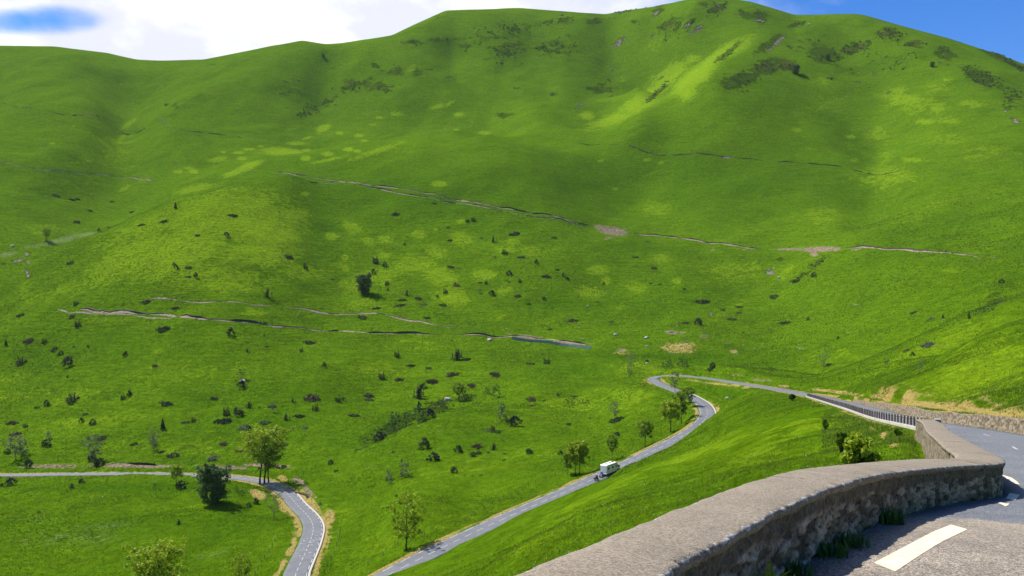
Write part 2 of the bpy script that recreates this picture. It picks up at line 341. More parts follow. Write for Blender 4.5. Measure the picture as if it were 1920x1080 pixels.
def crop(x0, y0, s, L, attr, k=1.0):
    for a in L: reg(attr, x0 + a[0] / s, y0 + a[1] / s, a[2] / s, a[3] / s, a[4] if len(a) > 4 else 0, k * (a[5] if len(a) > 5 else 1))
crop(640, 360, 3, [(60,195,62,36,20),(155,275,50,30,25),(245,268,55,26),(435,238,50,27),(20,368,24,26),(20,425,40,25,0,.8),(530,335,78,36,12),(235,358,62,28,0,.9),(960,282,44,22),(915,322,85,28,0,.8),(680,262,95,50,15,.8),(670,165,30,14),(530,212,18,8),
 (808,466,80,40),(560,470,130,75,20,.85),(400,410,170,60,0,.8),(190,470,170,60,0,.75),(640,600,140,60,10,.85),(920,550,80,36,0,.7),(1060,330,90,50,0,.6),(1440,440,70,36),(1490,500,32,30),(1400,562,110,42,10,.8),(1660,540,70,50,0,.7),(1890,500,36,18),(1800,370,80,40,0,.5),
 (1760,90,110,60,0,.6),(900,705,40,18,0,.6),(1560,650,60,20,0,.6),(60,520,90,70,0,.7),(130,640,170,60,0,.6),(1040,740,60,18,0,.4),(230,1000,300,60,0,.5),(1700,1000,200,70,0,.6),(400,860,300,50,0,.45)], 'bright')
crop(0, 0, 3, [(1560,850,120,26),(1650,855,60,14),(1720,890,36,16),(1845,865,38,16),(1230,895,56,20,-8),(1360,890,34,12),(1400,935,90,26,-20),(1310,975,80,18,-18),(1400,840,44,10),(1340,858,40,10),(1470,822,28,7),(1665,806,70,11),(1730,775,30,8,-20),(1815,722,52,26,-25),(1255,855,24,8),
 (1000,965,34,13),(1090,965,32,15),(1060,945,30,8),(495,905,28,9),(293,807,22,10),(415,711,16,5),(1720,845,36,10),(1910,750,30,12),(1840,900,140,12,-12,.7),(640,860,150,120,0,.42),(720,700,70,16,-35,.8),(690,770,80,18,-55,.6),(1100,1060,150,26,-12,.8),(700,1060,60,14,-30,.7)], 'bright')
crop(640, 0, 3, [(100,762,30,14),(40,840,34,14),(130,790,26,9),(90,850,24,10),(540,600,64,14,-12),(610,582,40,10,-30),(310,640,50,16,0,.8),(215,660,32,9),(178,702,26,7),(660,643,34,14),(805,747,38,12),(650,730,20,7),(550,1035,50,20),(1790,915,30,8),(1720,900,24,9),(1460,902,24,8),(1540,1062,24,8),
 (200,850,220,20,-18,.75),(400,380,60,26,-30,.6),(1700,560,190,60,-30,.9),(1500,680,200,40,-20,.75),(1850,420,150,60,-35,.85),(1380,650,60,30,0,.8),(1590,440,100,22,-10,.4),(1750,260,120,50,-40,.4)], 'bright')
crop(1280, 0, 3, [(60,440,170,62,-35),(180,330,200,40,-38,.9),(330,250,110,40,-35,.85),(20,520,70,50,-30,.9),(60,330,70,30,0,.7),(1190,520,120,40,-15,.6),(1250,560,150,50,0,.65),(1440,500,100,42,0,.5),(1430,600,90,40,0,.6),(1360,685,70,24,0,.75),(1500,680,100,26,0,.65),(1640,580,120,36,0,.55),(1100,750,90,70,0,.5),(1130,900,80,90,0,.42),(1350,600,300,110,0,.42),  # ridge nose, here and above: sun on its left face painted into grass colour
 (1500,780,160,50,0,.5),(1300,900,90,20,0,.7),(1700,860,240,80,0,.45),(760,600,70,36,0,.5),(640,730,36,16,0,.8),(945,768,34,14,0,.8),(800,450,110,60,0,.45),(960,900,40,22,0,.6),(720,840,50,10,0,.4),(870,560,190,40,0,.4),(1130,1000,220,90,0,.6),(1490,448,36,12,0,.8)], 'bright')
crop(0, 360, 3, [(1250,120,420,150,-8,.95),(1500,200,260,160,0,.95),(1000,330,420,160,-22,.85),(700,380,360,120,-28,.8),(1450,350,330,120,0,.75),(800,200,380,60,-22,.7),(1250,480,400,110,0,.7),(1650,130,110,60,0,.9),(1865,248,50,26),(1715,12,30,14),(1700,450,200,60,0,.6),(350,550,240,70,-20,.5),(150,560,60,110,0,.5),(1430,680,120,36,0,.6),  # left spur: light grass, with the sunlit look of its flank painted in
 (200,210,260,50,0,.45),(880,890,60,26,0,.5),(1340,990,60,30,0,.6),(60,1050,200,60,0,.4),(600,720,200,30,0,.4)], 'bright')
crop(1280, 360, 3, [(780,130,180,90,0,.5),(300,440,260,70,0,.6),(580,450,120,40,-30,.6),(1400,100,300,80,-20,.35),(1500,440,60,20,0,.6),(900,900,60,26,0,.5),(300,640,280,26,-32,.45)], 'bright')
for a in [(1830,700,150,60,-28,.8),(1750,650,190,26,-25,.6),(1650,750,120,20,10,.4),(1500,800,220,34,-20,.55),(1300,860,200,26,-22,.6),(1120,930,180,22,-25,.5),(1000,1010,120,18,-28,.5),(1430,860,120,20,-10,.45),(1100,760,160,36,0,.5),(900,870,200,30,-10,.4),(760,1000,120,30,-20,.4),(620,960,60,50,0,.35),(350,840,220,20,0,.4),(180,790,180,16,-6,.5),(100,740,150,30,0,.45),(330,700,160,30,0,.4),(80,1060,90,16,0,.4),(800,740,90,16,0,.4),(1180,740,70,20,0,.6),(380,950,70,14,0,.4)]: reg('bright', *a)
# lush dark grass
for a in [(750,360,300,60,8,.6),(1300,340,400,70,0,.5),(600,440,40,60,0,.7),(1250,670,200,12,0,.9),(1100,690,90,20,0,.6),(1200,560,200,40,0,.4),(130,650,200,40,0,.4),(520,760,200,60,0,.4),(1350,735,60,10,12,.8),(300,980,200,20,0,.5),(430,980,70,50,0,.5),(260,915,230,10,0,.8),(1700,450,150,40,-20,.5),(1480,905,200,20,-10,.3),(720,800,70,20,-30,.7),(1480,820,60,26,20,.6)]: reg('lush', *a)
# heather, bracken and low scrub
crop(1280, 0, 3, [(330,450,150,55,-20),(460,380,130,50,-20),(580,360,70,40),(800,310,120,60,20),(960,270,120,36,-15),(1160,190,110,40,10,.9),(1290,250,90,30,0,.8),(1480,310,75,42,15),(1670,430,110,40,20),(1750,300,130,26,25,.9),(1880,370,80,22,28,.9),(960,400,70,24,0,.6),(1860,560,80,60,-20,.6),(430,100,60,34,10,1),
 (350,80,60,30,20,.8),(260,290,120,20,-38,.9),(480,250,110,30,-35,.9),(640,140,60,14,-15,.9),(190,50,80,30,-20,.9),(40,130,60,20,-40,1),(120,20,40,20,0,.8),(840,440,40,12,0,.9),(1190,330,120,50,0,.4),(700,250,120,40,0,.5)], 'heath')
crop(640, 0, 3, [(400,236,60,14,0,1),(550,225,120,16,-4,.7),(690,262,60,26,0,.8),(900,190,240,50,-8,.55),(1150,130,240,26,-8,.55),(1200,270,200,60,0,.6),(950,280,200,60,0,.55),(1420,120,70,22,-10,.9),(1460,500,100,40,0,.7),(980,495,30,12,0,.8),(1200,530,40,16,0,.6),(190,370,30,16),(310,400,60,40,0,.7),(60,480,90,50,0,.7),(170,470,80,40,0,.7),(230,490,60,30,0,.7),(440,410,50,26,0,.6),
 (500,390,40,10,0,.8),(600,440,40,20,0,.5),(920,650,70,26,0,.6),(1780,520,100,18,-38,.9),(1650,120,30,12,0,.9),(570,100,90,30,0,.4),(1790,440,50,10,-30,.8),(1780,60,50,26,-35,1),(1600,60,90,12,-8,.8),(1850,150,90,60,-30,.8)], 'heath')
crop(0, 0, 3, [(1800,590,120,30,-20,.6),(1700,640,60,14,0,.7),(1600,530,70,20,0,.5),(1620,460,80,20,0,.4),(1190,362,30,6,0,.8),(1000,600,60,16,0,.5)], 'heath')
crop(1280, 360, 3, [(1750,600,130,50,-35,.7),(1880,480,60,30,-30,.7),(500,1000,40,14,0,.6),(760,400,120,18,-38,.6),(640,490,60,14,-25,.7),(550,380,30,20,0,.7),(1500,970,300,30,-14,.35)], 'heath')
crop(640, 720, 3, [(300,240,170,50,-25,.9),(520,140,130,50,-15,.9),(450,190,60,30,0,.9),(700,80,90,20,-10,.7),(150,380,100,26,-20,.5),(1330,100,60,10,0,.5)], 'heath')
# rock and scree
crop(1280, 0, 3, [(90,160,40,14,-30),(50,180,30,12,-30),(180,40,60,12,-25,.7),(30,140,40,14,-40,.8),(430,110,50,14,0,.7),(540,230,60,13,-38,1),(490,280,50,8,-35,.9),(640,135,18,6,0,.8),(1160,520,40,7,-20,.9),(1080,420,30,14,0,.6),(990,460,26,10,0,.6),(1870,680,34,12,25,1),(1815,625,20,8,0,.8),(240,885,44,5,3,1),(35,868,30,4,0,.9),(1520,655,14,4,0,.8)], 'rock')
crop(640, 0, 3, [(1560,240,40,22,-30,.85),(1590,215,26,10,0,.8),(1770,75,34,10,-40,.9),(1340,595,50,10,-25,.8),(1440,360,26,9,10,.7),(1750,200,16,30,30,.6)], 'rock')
crop(0, 360, 3, [(150,350,16,16,0,1),(100,385,50,10,-10,.9),(125,378,30,6,-10,1),(160,395,16,14,0,.8),(155,460,14,36,-20,.9),(210,285,80,5,-12,.7),(110,515,8,10,0,.8)], 'rock')
crop(1280, 360, 3, [(490,450,36,18,10,.85),(540,485,20,7,-40,.8),(100,680,8,30,0,.4),(160,690,26,14,0,.7),(1750,368,30,5,5,.8)], 'rock')
for a in [(1243,705,30,4,0,.0),(800,830/1.0,1,1,0,0)]: pass
# bare soil
crop(640, 360, 3, [(1530,220,105,30,8,1),(1460,198,50,16,8,.9),(1500,260,40,14,0,.6),(1580,888,40,9,0,.9),(1860,790,50,14,5,.8),(1290,850,160,13,3,.8),(1050,815,130,14,5,.9),(830,835,20,6,0,.8),(1440,190,60,4,5,.8),(120,680,40,12,0,.5)], 'bare')
crop(1280, 360, 3, [(760,322,130,20,-2,1),(600,322,130,9,0,.9),(740,350,30,18,0,.9),(850,320,50,16,0,1),(980,322,50,7,-10,.8),(300,1030,60,10,0,.8),(450,1060,100,12,6,.7),(280,900,30,16,0,.6),(118,812,34,9,5,.9),(0,790,30,8,0,.9),(160,325,60,5,3,.7),(330,320,60,4,3,.8)], 'bare')
for a in [(500,873,60,5,3,.9),(250,873,110,5,1,.9),(420,876,60,6,3,.9),(100,874,100,6,0,.7),(560,903,18,8,30,.9),(578,920,26,6,40,.8),(1840,840,1,1,0,0)]: reg('bare', *a)
# straw dry grass
crop(1080, 640, 6, [(1150,60,330,70,-3,.62),(1200,110,260,50,0,.6),(1780,115,80,30,0,.6),(520,130,200,30,0,.55),(1300,440,160,16,3,.6),(1600,480,300,18,6,.7)], 'dry')
crop(0, 720, 3, [(1450,620,60,30,20,.95),(1590,530,40,20,20,.9),(1600,700,50,26,30,.9),(1750,660,110,22,48,.9),(1850,750,46,60,20,.75)], 'dry')
crop(1460, 700, 4.15, [(800,180,120,26,8,.8),(1180,250,240,34,8,.85),(1560,290,180,36,10,.85),(1700,330,200,60,10,.8),(1840,370,140,50,10,.85),(500,150,180,16,8,.85),(330,130,90,14,5,.8),(40,100,60,16,5,.7),(820,480,50,34,-40,.85),(900,560,60,26,-20,.6),(560,370,40,22,20,.5),(730,430,60,20,30,.6),(340,240,60,12,20,.6)], 'dry')
crop(0, 720, 3, [(400,870,500,70,0,.5),(600,800,300,40,-5,.5),(200,760,300,30,0,.4),(1200,960,200,26,-10,.5)], 'pale')
crop(0, 360, 3, [(350,270,190,22,-14,.9),(480,240,90,16,-10,.9),(40,350,90,22,-15,.8),(200,300,120,14,-12,.7)], 'pale')
crop(1280, 360, 3, [(660,880,40,12,0,.8),(975,632,30,9,0,.9),(1385,862,60,16,-5,.9),(930,790,30,8,0,.7),(1150,890,50,10,0,.5),(860,745,30,7,0,.5)], 'pale')
crop(640, 720, 3, [(160,460,60,20,0,.5),(540,260,80,16,-20,.5),(820,720,0.1,.1)], 'pale')
# verges of the road
vn = fbm(SS / 9, DW * 0.5 + SG * 30, 40, 3)
far_s = SS > RS[S_FAR] - 20
hpz = 1 - .75 * np.exp(-((X - 86) ** 2 + (Yw - 350) ** 2) / 1100.0)
vg = hpz * np.where(far_s, sstep(0.0, 0.5, DW) * (1 - sstep(1.6, 3.6, DW + 2.2 * vn)) * (0.72 + 0.9 * vn), 0)
vr = np.where(~far_s & (SG > 0), sstep(-0.2, 0.1, DW) * (1 - sstep(0.8, 1.2, DW + vn)) * 0.95, 0)
vr2 = np.where(rw_on & (DW > 1.2), (1 - sstep(4, 9, DW + 6 * vn)) * (.52 + .9 * vn), 0); vr = np.maximum(vr, vr2)
vl = np.where(~far_s & (SG < 0) & (SS > RS[S_WEND]), sstep(0.3, 0.8, DW) * (1 - sstep(1.5, 4, DW + 3 * vn)) * (0.5 + vn), 0)
A_['dry'] = np.maximum(A_['dry'], np.maximum(vg, np.maximum(vr, vl))).astype(np.float32)

# ------------------------------------------------------------------ materials
def mat(name, col, rough=0.7, var=0.0, scale=5.0, bump=0.0, bscale=20.0, metal=0.0, tone=None, spec=0.3, trans=0.0, bdist=0.02):
    m = bpy.data.materials.new(name); m.use_nodes = True; nt, N = NT(m); nt.nodes.clear()
    out = N('ShaderNodeOutputMaterial'); b = N('ShaderNodeBsdfPrincipled', {'Roughness': rough, 'Metallic': metal, 'Specular IOR Level': spec})
    geo = N('ShaderNodeTexCoord').outputs['Object']; c = None
    if tone:                                      # tone = colour at tone 0 and at tone 1
        at = N('ShaderNodeAttribute', attribute_name='tone')
        c = N('ShaderNodeMix', {0: at.outputs['Fac'], 6: (*tone[0], 1), 7: (*tone[1], 1)}, data_type='RGBA').outputs[2]
    if var:
        n_ = N('ShaderNodeTexNoise', {'Vector': geo, 'Scale': scale, 'Detail': 5, 'Roughness': 0.6})
        f = N('ShaderNodeMapRange', {0: n_.outputs[0], 1: 0.3, 2: 0.7, 3: 1 - var, 4: 1 + var})
        c = N('ShaderNodeMix', {0: 1.0, 6: c if c else (*col, 1), 7: f.outputs[0]}, data_type='RGBA', blend_type='MULTIPLY').outputs[2]
    if c: nt.links.new(c, b.inputs['Base Color'])
    else: b.inputs['Base Color'].default_value = (*col, 1)
    if bump:
        nb = N('ShaderNodeTexNoise', {'Vector': geo, 'Scale': bscale, 'Detail': 4, 'Roughness': 0.6})
        bu = N('ShaderNodeBump', {'Strength': bump, 'Distance': bdist, 'Height': nb.outputs[0]}); nt.links.new(bu.outputs[0], b.inputs['Normal'])
    s_ = b.outputs[0]
    if trans:
        t = N('ShaderNodeBsdfTranslucent')
        if c: nt.links.new(c, t.inputs[0])
        else: t.inputs[0].default_value = (*col, 1)
        s_ = N('ShaderNodeMixShader', {0: trans, 1: s_, 2: t.outputs[0]}).outputs[0]
    nt.links.new(s_, out.inputs[0]); return m

def ground_material():
    m = bpy.data.materials.new('hill_grass'); m.use_nodes = True; nt, N = NT(m); nt.nodes.clear()
    pos = N('ShaderNodeTexCoord').outputs['Object']
    def noise(sc_, det=3, rough=0.55, vec=None, dist=0.0): return N('ShaderNodeTexNoise', {'Vector': vec or pos, 'Scale': sc_, 'Detail': det, 'Roughness': rough, 'Distortion': dist}).outputs[0]
    def mr(v, a, b, c=0.0, d=1.0, sm=False): return N('ShaderNodeMapRange', {0: v, 1: a, 2: b, 3: c, 4: d}, interpolation_type='SMOOTHSTEP' if sm else 'LINEAR').outputs[0]
    def mixc(f, a, b, mode='MIX'): return N('ShaderNodeMix', {0: f, 6: a, 7: b}, data_type='RGBA', blend_type=mode).outputs[2]
    def ma(op, a, b, cl=False): return M2(op, a, b, N=N, clamp=cl)
    def attr(n_): return N('ShaderNodeAttribute', attribute_name=n_).outputs['Fac']
    big = noise(0.009, 4); mid = noise(0.05, 4, .6, None, .6); sm = noise(0.33, 4, .65); fin = noise(1.5, 4, .7); vf = noise(7.0, 3, .7)
    mpc = N('ShaderNodeMapping', {'Vector': pos, 'Scale': (0.05, 0.035, 0.75)}).outputs[0]; lines = noise(1.0, 4, .6, mpc, .3)
    col = mixc(mr(big, .35, .65), (.066, .148, .0040, 1), (.100, .200, .0046, 1))
    col = mixc(mr(mid, .38, .68, 0, .75), col, (.122, .220, .0050, 1))
    col = mixc(mr(lines, .42, .66, 0, .5), col, (.060, .116, .0030, 1))
    col = mixc(ma('MULTIPLY', attr('lush'), .8), col, (.046, .122, .0030, 1))
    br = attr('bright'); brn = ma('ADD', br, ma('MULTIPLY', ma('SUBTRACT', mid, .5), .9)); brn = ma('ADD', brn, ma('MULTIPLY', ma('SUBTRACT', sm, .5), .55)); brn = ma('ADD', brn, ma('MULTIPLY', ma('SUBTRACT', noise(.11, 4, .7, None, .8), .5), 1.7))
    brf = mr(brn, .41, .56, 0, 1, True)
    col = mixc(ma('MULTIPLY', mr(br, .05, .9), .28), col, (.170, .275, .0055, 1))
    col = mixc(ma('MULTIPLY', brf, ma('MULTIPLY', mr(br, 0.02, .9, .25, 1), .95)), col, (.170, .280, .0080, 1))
    sp = ma('ADD', ma('MULTIPLY', sm, .45), ma('ADD', ma('MULTIPLY', fin, .35), ma('MULTIPLY', vf, .20)))
    col = mixc(1.0, col, mr(sp, .37, .63, .62, 1.40), 'MULTIPLY')
    tz_ = mr(ma('ADD', ma('MULTIPLY', noise(0.75, 4, .7, None, .5), .6), ma('MULTIPLY', mid, .4)), 0.545, .64, 0, .42, True)     # rank darker tussocks
    col = mixc(tz_, col, (.036, .072, .0040, 1))
    pale = mr(ma('ADD', attr('pale'), ma('MULTIPLY', ma('SUBTRACT', noise(.6, 5, .75), .5), 2.0)), .45, .85)
    col = mixc(ma('MULTIPLY', pale, .6), col, (.22, .27, .11, 1))
    he = ma('ADD', attr('heath'), ma('MULTIPLY', ma('SUBTRACT', noise(.055, 6, .78), .5), 3.2)); hf = mr(he, .55, .80, 0, 1, True)
    hf = ma('MULTIPLY', hf, mr(attr('heath'), 0.02, .4))
    hc = mixc(mr(noise(.013, 3), .52, .62), (.030, .060, .006, 1), (.070, .062, .022, 1))
    col = mixc(ma('MULTIPLY', hf, .6), col, mixc(1.0, hc, mr(fin, .35, .65, .7, 1.35), 'MULTIPLY'))
    dn = ma('ADD', attr('dry'), ma('MULTIPLY', ma('SUBTRACT', sm, .5), .75)); dn = ma('ADD', dn, ma('MULTIPLY', ma('SUBTRACT', vf, .5), .5)); df = mr(dn, .36, .66, 0, 1, True)
    col = mixc(ma('MULTIPLY', df, mr(attr('dry'), .02, .3)), col, mixc(mr(fin, .35, .65), (.33, .25, .060, 1), (.46, .36, .13, 1)))
    bn = ma('ADD', attr('bare'), ma('MULTIPLY', ma('SUBTRACT', noise(.35, 5, .8), .5), 2.2)); bf = ma('MULTIPLY', mr(bn, .48, .70, 0, 1, True), mr(attr('bare'), .02, .3))
    col = mixc(bf, col, mixc(mr(noise(.8, 5, .75), .4, .6), (.11, .075, .045, 1), (.38, .30, .21, 1)))
    rn = ma('ADD', attr('rock'), ma('MULTIPLY', ma('SUBTRACT', noise(.16, 6, .8), .5), 2.6)); rf = ma('MULTIPLY', mr(rn, .52, .72, 0, 1, True), mr(attr('rock'), .02, .3))
    col = mixc(rf, col, mixc(mr(noise(.25, 6, .8), .4, .6), (.10, .10, .08, 1), (.38, .33, .27, 1)))
    h = ma('ADD', ma('MULTIPLY', sm, 1.1), ma('ADD', ma('MULTIPLY', fin, .95), ma('MULTIPLY', mid, 2.0))); h = ma('ADD', h, ma('MULTIPLY', lines, 1.2)); h = ma('ADD', h, ma('MULTIPLY', hf, ma('MULTIPLY', noise(.25, 4, .7), 3.0)))
    h = ma('ADD', h, ma('MULTIPLY', rf, ma('MULTIPLY', noise(.12, 5, .7), 6.0)))
    bu = N('ShaderNodeBump', {'Strength': 1.0, 'Distance': 1.25, 'Height': h})
    bu2 = N('ShaderNodeBump', {'Strength': 0.5, 'Distance': 0.10, 'Height': vf, 'Normal': bu.outputs[0]})
    b = N('ShaderNodeBsdfPrincipled', {'Base Color': col, 'Roughness': .95, 'Specular IOR Level': .0, 'Normal': bu2.outputs[0]})
    nt.links.new(b.outputs[0], N('ShaderNodeOutputMaterial').inputs[0]); return m
GM = ground_material()
ids = np.arange(NR * NTh).reshape(NR, NTh)
fc = grid_faces(NR, NTh, True)
ring = np.stack([ids[0, :-1], ids[0, 1:]], 1)
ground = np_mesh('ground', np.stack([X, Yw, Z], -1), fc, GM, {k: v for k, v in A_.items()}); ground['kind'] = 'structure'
cm = bpy.data.meshes.new('ground_under_camera')
cv = [(0, 0, -2.4)] + [(X[0, i], Yw[0, i], Z[0, i]) for i in range(0, NTh - 1)]
cm.from_pydata(cv, [], [(0, i, i + 1) for i in range(1, len(cv) - 1)] + [(0, len(cv) - 1, 1)]); cm.materials.append(GM)
gc_ = bpy.data.objects.new('ground_centre', cm); C.objects.link(gc_); gc_['kind'] = 'structure'; gc_.location.z = -0.25

# asphalt
def asphalt(name, near):
    m = bpy.data.materials.new(name); m.use_nodes = True; nt, N = NT(m); nt.nodes.clear()
    pos = N('ShaderNodeTexCoord').outputs['Object']
    def noise(sc_, det=3, rough=0.6): return N('ShaderNodeTexNoise', {'Vector': pos, 'Scale': sc_, 'Detail': det, 'Roughness': rough}).outputs[0]
    def mr(v, a, b, c=0.0, d=1.0): return N('ShaderNodeMapRange', {0: v, 1: a, 2: b, 3: c, 4: d}).outputs[0]
    def mixc(f, a, b, mode='MIX'): return N('ShaderNodeMix', {0: f, 6: a, 7: b}, data_type='RGBA', blend_type=mode).outputs[2]
    grey = mixc(mr(noise(.35, 4), .35, .65), (.112, .120, .133, 1), (.146, .152, .162, 1))
    if near:
        at = N('ShaderNodeAttribute', attribute_name='tone').outputs['Fac']
        f = mr(M2('ADD', at, M2('MULTIPLY', M2('SUBTRACT', noise(.8, 4), .5, N=N), .8, N=N), N=N), .40, .62)
        brown = mixc(mr(noise(.7, 4, .65), .35, .65), (.180, .152, .120, 1), (.258, .218, .168, 1))
        col = mixc(f, grey, brown)
        vo = N('ShaderNodeTexVoronoi', {'Vector': pos, 'Scale': 60.0}); gr = N('ShaderNodeSeparateXYZ', {0: vo.outputs['Color']}).outputs[0]
        col = mixc(1.0, col, mr(gr, 0, 1, .35, 1.75), 'MULTIPLY')
        vo2 = N('ShaderNodeTexVoronoi', {'Vector': pos, 'Scale': 28.0}); g2 = N('ShaderNodeSeparateXYZ', {0: vo2.outputs['Color']}).outputs[1]
        col = mixc(1.0, col, mr(g2, 0, 1, .68, 1.32), 'MULTIPLY')
        bu = N('ShaderNodeBump', {'Strength': .6, 'Distance': .006, 'Height': vo.outputs['Distance']})
    else:
        col = mixc(1.0, grey, mr(noise(2.5, 4, .7), .3, .7, .86, 1.14), 'MULTIPLY')
        bu = N('ShaderNodeBump', {'Strength': .3, 'Distance': .01, 'Height': noise(30, 2)})
    col = mixc(mr(noise(.16, 5, .7), .60, .68, 0, .35), col, (.085, .088, .095, 1))
    b = N('ShaderNodeBsdfPrincipled', {'Base Color': col, 'Roughness': .78, 'Specular IOR Level': .35, 'Normal': bu.outputs[0]})
    nt.links.new(b.outputs[0], N('ShaderNodeOutputMaterial').inputs[0]); return m
M_ = {}
M_['asph_near'] = asphalt('speckled_asphalt', True); M_['asph'] = asphalt('grey_asphalt', False)
NU = 9
def road_mesh(name, i0, i1, m):
    V = []; T = []
    for i in range(i0, i1):
        L, Rr_ = RL[i], RR[i]
        V.append((L[0], L[1], L[2] - 0.35)); T.append(0)
        for k in range(NU):
            t = k / (NU - 1); p = L * (1 - t) + Rr_ * t; V.append(tuple(p)); T.append(float(sstep(16, 24, 46 - math.hypot(p[0] * 1.0, p[1])) if False else 1 - sstep(13.0, 17.5, p[1] * .8 + p[0] * .35)))
        V.append((Rr_[0], Rr_[1], Rr_[2] - 0.35)); T.append(0)
    o = np_mesh(name, V, grid_faces(i1 - i0, NU + 2), m, {'tone': T}); o['kind'] = 'structure'; return o
road = road_mesh('road', 0, S_FAR + 1, M_['asph_near']); valley = road_mesh('valley_road', S_FAR, len(RC), M_['asph'])
BVR = []
for o in (road, valley):
    me = o.data; BVR.append(BVHTree.FromPolygons([v.co.copy() for v in me.vertices], [tuple(p.vertices) for p in me.polygons]))
def rz(x, y, zg):
    for b in BVR:
        h = b.ray_cast(Vector((x, y, zg + 3)), Vector((0, 0, -1)))
        if h[0] is not None and h[2] < 6: return h[0].z
    return zg
def road_hit(px, py):
    d = Vector((px - HX, FOC, HY - py)).normalized()
    for b in BVR:
        h = b.ray_cast(Vector((0, 0, 0)), d)
        if h[0] is not None: return h[0]
    return hit(px, py, 5)
M_['paint'] = mat('worn_road_paint', (.44, .44, .43), .7, .35, 3, 0.2, 60)
M_['cream'] = mat('cream_road_paint', (.74, .62, .45), .65, .22, 6, 0.3, 90)
def road_dir(i): d = RC[min(i + 1, len(RC) - 1)] - RC[max(i - 1, 0)]; d = Vector(d); d.z = 0; return d.normalized()
def rpos(s, off):
    x = float(np.interp(s, RS, RC[:, 0])); y = float(np.interp(s, RS, RC[:, 1])); z = float(np.interp(s, RS, RC[:, 2]))
    i = min(int(np.searchsorted(RS, s)), len(RC) - 1); d = road_dir(i); r_ = Vector((d.y, -d.x, 0))
    return Vector((x, y, z)) + r_ * off, d, r_
mk = MB()
def dash(s0, s1, off, wd, m_=mk, lift=.014):
    n_ = max(1, int((s1 - s0) / 1.0)); vs = []
    for k in range(n_ + 1):
        p, d, r_ = rpos(s0 + (s1 - s0) * k / n_, off)
        for q in (p - r_ * wd / 2, p + r_ * wd / 2): vs.append((q.x, q.y, rz(q.x, q.y, q.z) + lift))
    m_.add(vs, [(2 * k, 2 * k + 1, 2 * k + 3, 2 * k + 2) for k in range(n_)])
s = RS[S_FAR] - 150
while s < RS[-1] - 5: dash(s, s + 2.5, 0.0, .15); s += 4.4
sHP = RS[S_FAR] + 190
s = sHP
while s < RS[-1] - 5: dash(s, s + 3.0, HWR - .35, .17); s += 5.6
s = sHP + 40
SB2 = near_s(*P(577, 967, 246)[:2])
while s < RS[SB2] - 60: dash(s, s + 3.0, -(HWR - .35) , .0001 + .0, mk); s += 50
# worn lettering of old race slogans, too faded to read
def slogans(i_c, rows_, seed):
    rnd = random.Random(seed)
    for rr_ in range(rows_):
        s0 = RS[i_c] + (rr_ - rows_ / 2) * 2.6
        for side in (-1, 1):
            u = side * .5 if side > 0 else -2.3
            while u < (2.3 if side > 0 else -.4):
                if rnd.random() < .45:
                    a = rnd.choice([(0, .9, .16), (0, .2, .45), (.7, .2, .45), (.35, .16, .4)]); dash(s0 + a[0], s0 + a[0] + a[1], u, a[2])
                u += .42
slogans(near_s(*P(584, 1022, 208)[:2]), 9, 3); slogans(near_s(*P(1316, 788, 298)[:2]), 4, 5)
o = mk.build('road_marking', M_['paint']); o['kind'] = 'structure'
def paint_poly(name, ring_px, lift, sub=5):        # ring given as two edges of equal length
    a, b = ring_px; V = []
    fa = np.array(a, float); fb = np.array(b, float); ts = np.linspace(0, len(a) - 1, 14)
    for t in ts:
        pa = (np.interp(t, range(len(a)), fa[:, 0]), np.interp(t, range(len(a)), fa[:, 1])); pb = (np.interp(t, range(len(a)), fb[:, 0]), np.interp(t, range(len(a)), fb[:, 1]))
        for k in range(5):
            p = road_hit(pa[0] + (pb[0] - pa[0]) * k / 4, pa[1] + (pb[1] - pa[1]) * k / 4); V.append((p.x, p.y, p.z + lift))
    o = np_mesh(name, V, grid_faces(14, 5, True), M_['cream'], {'tone': [0] * len(V)}); o['kind'] = 'structure'
paint_poly('road_marking', ([(1638, 1056), (1701, 1023), (1748, 998), (1783, 984)], [(1679, 1072), (1721, 1044), (1762, 1018), (1814, 993)]), .006)
paint_poly('road_marking', ([(1880, 891), (1888, 893), (1897, 896), (1907, 903)], [(1883, 895), (1890, 900), (1899, 906), (1912, 909)]), .008)
paint_poly('road_marking', ([(1893, 925), (1912, 928), (1912, 928), (1912, 929)], [(1886, 935), (1890, 936), (1898, 938), (1904, 938)]), .008)
paint_poly('road_marking', ([(1874, 942), (1880, 943), (1886, 945), (1892, 944)], [(1872, 944), (1878, 946), (1885, 950), (1890, 948)]), .008)
mk2 = MB()
for s_ in (RS[near_s(30, 42)], RS[near_s(36, 55)], RS[near_s(41, 70)]): dash(s_, s_ + 2.4, .1, .12, mk2, .01)
o = mk2.build('road_marking', M_['paint']); o['kind'] = 'structure'
# kerbs on the outer side of the bends
M_['kerb'] = mat('pale_kerb_concrete', (.44, .40, .35), .8, .12, 1.5, .3, 20)
def kerb(s0, s1, side, wd=.55):
    V = []; n_ = int((s1 - s0) / 1.2)
    for k in range(n_ + 1):
        p, d, r_ = rpos(s0 + (s1 - s0) * k / n_, 0)
        for off, dz in ((HWR, -.3), (HWR, .12), (HWR + wd, .14), (HWR + wd, -.4)):
            q = p + r_ * off * side; V.append((q.x, q.y, p.z + dz))
    o = np_mesh('kerb', V, grid_faces(n_ + 1, 4, side < 0), M_['kerb'], smooth=False); o['kind'] = 'structure'
kerb(RS[near_s(*P(1290, 738, 352)[:2])], RS[near_s(*P(1275, 820, 272)[:2])], -1)
kerb(RS[near_s(*P(548, 1095, 175)[:2])], RS[near_s(*P(540, 928, 280)[:2])], 1)

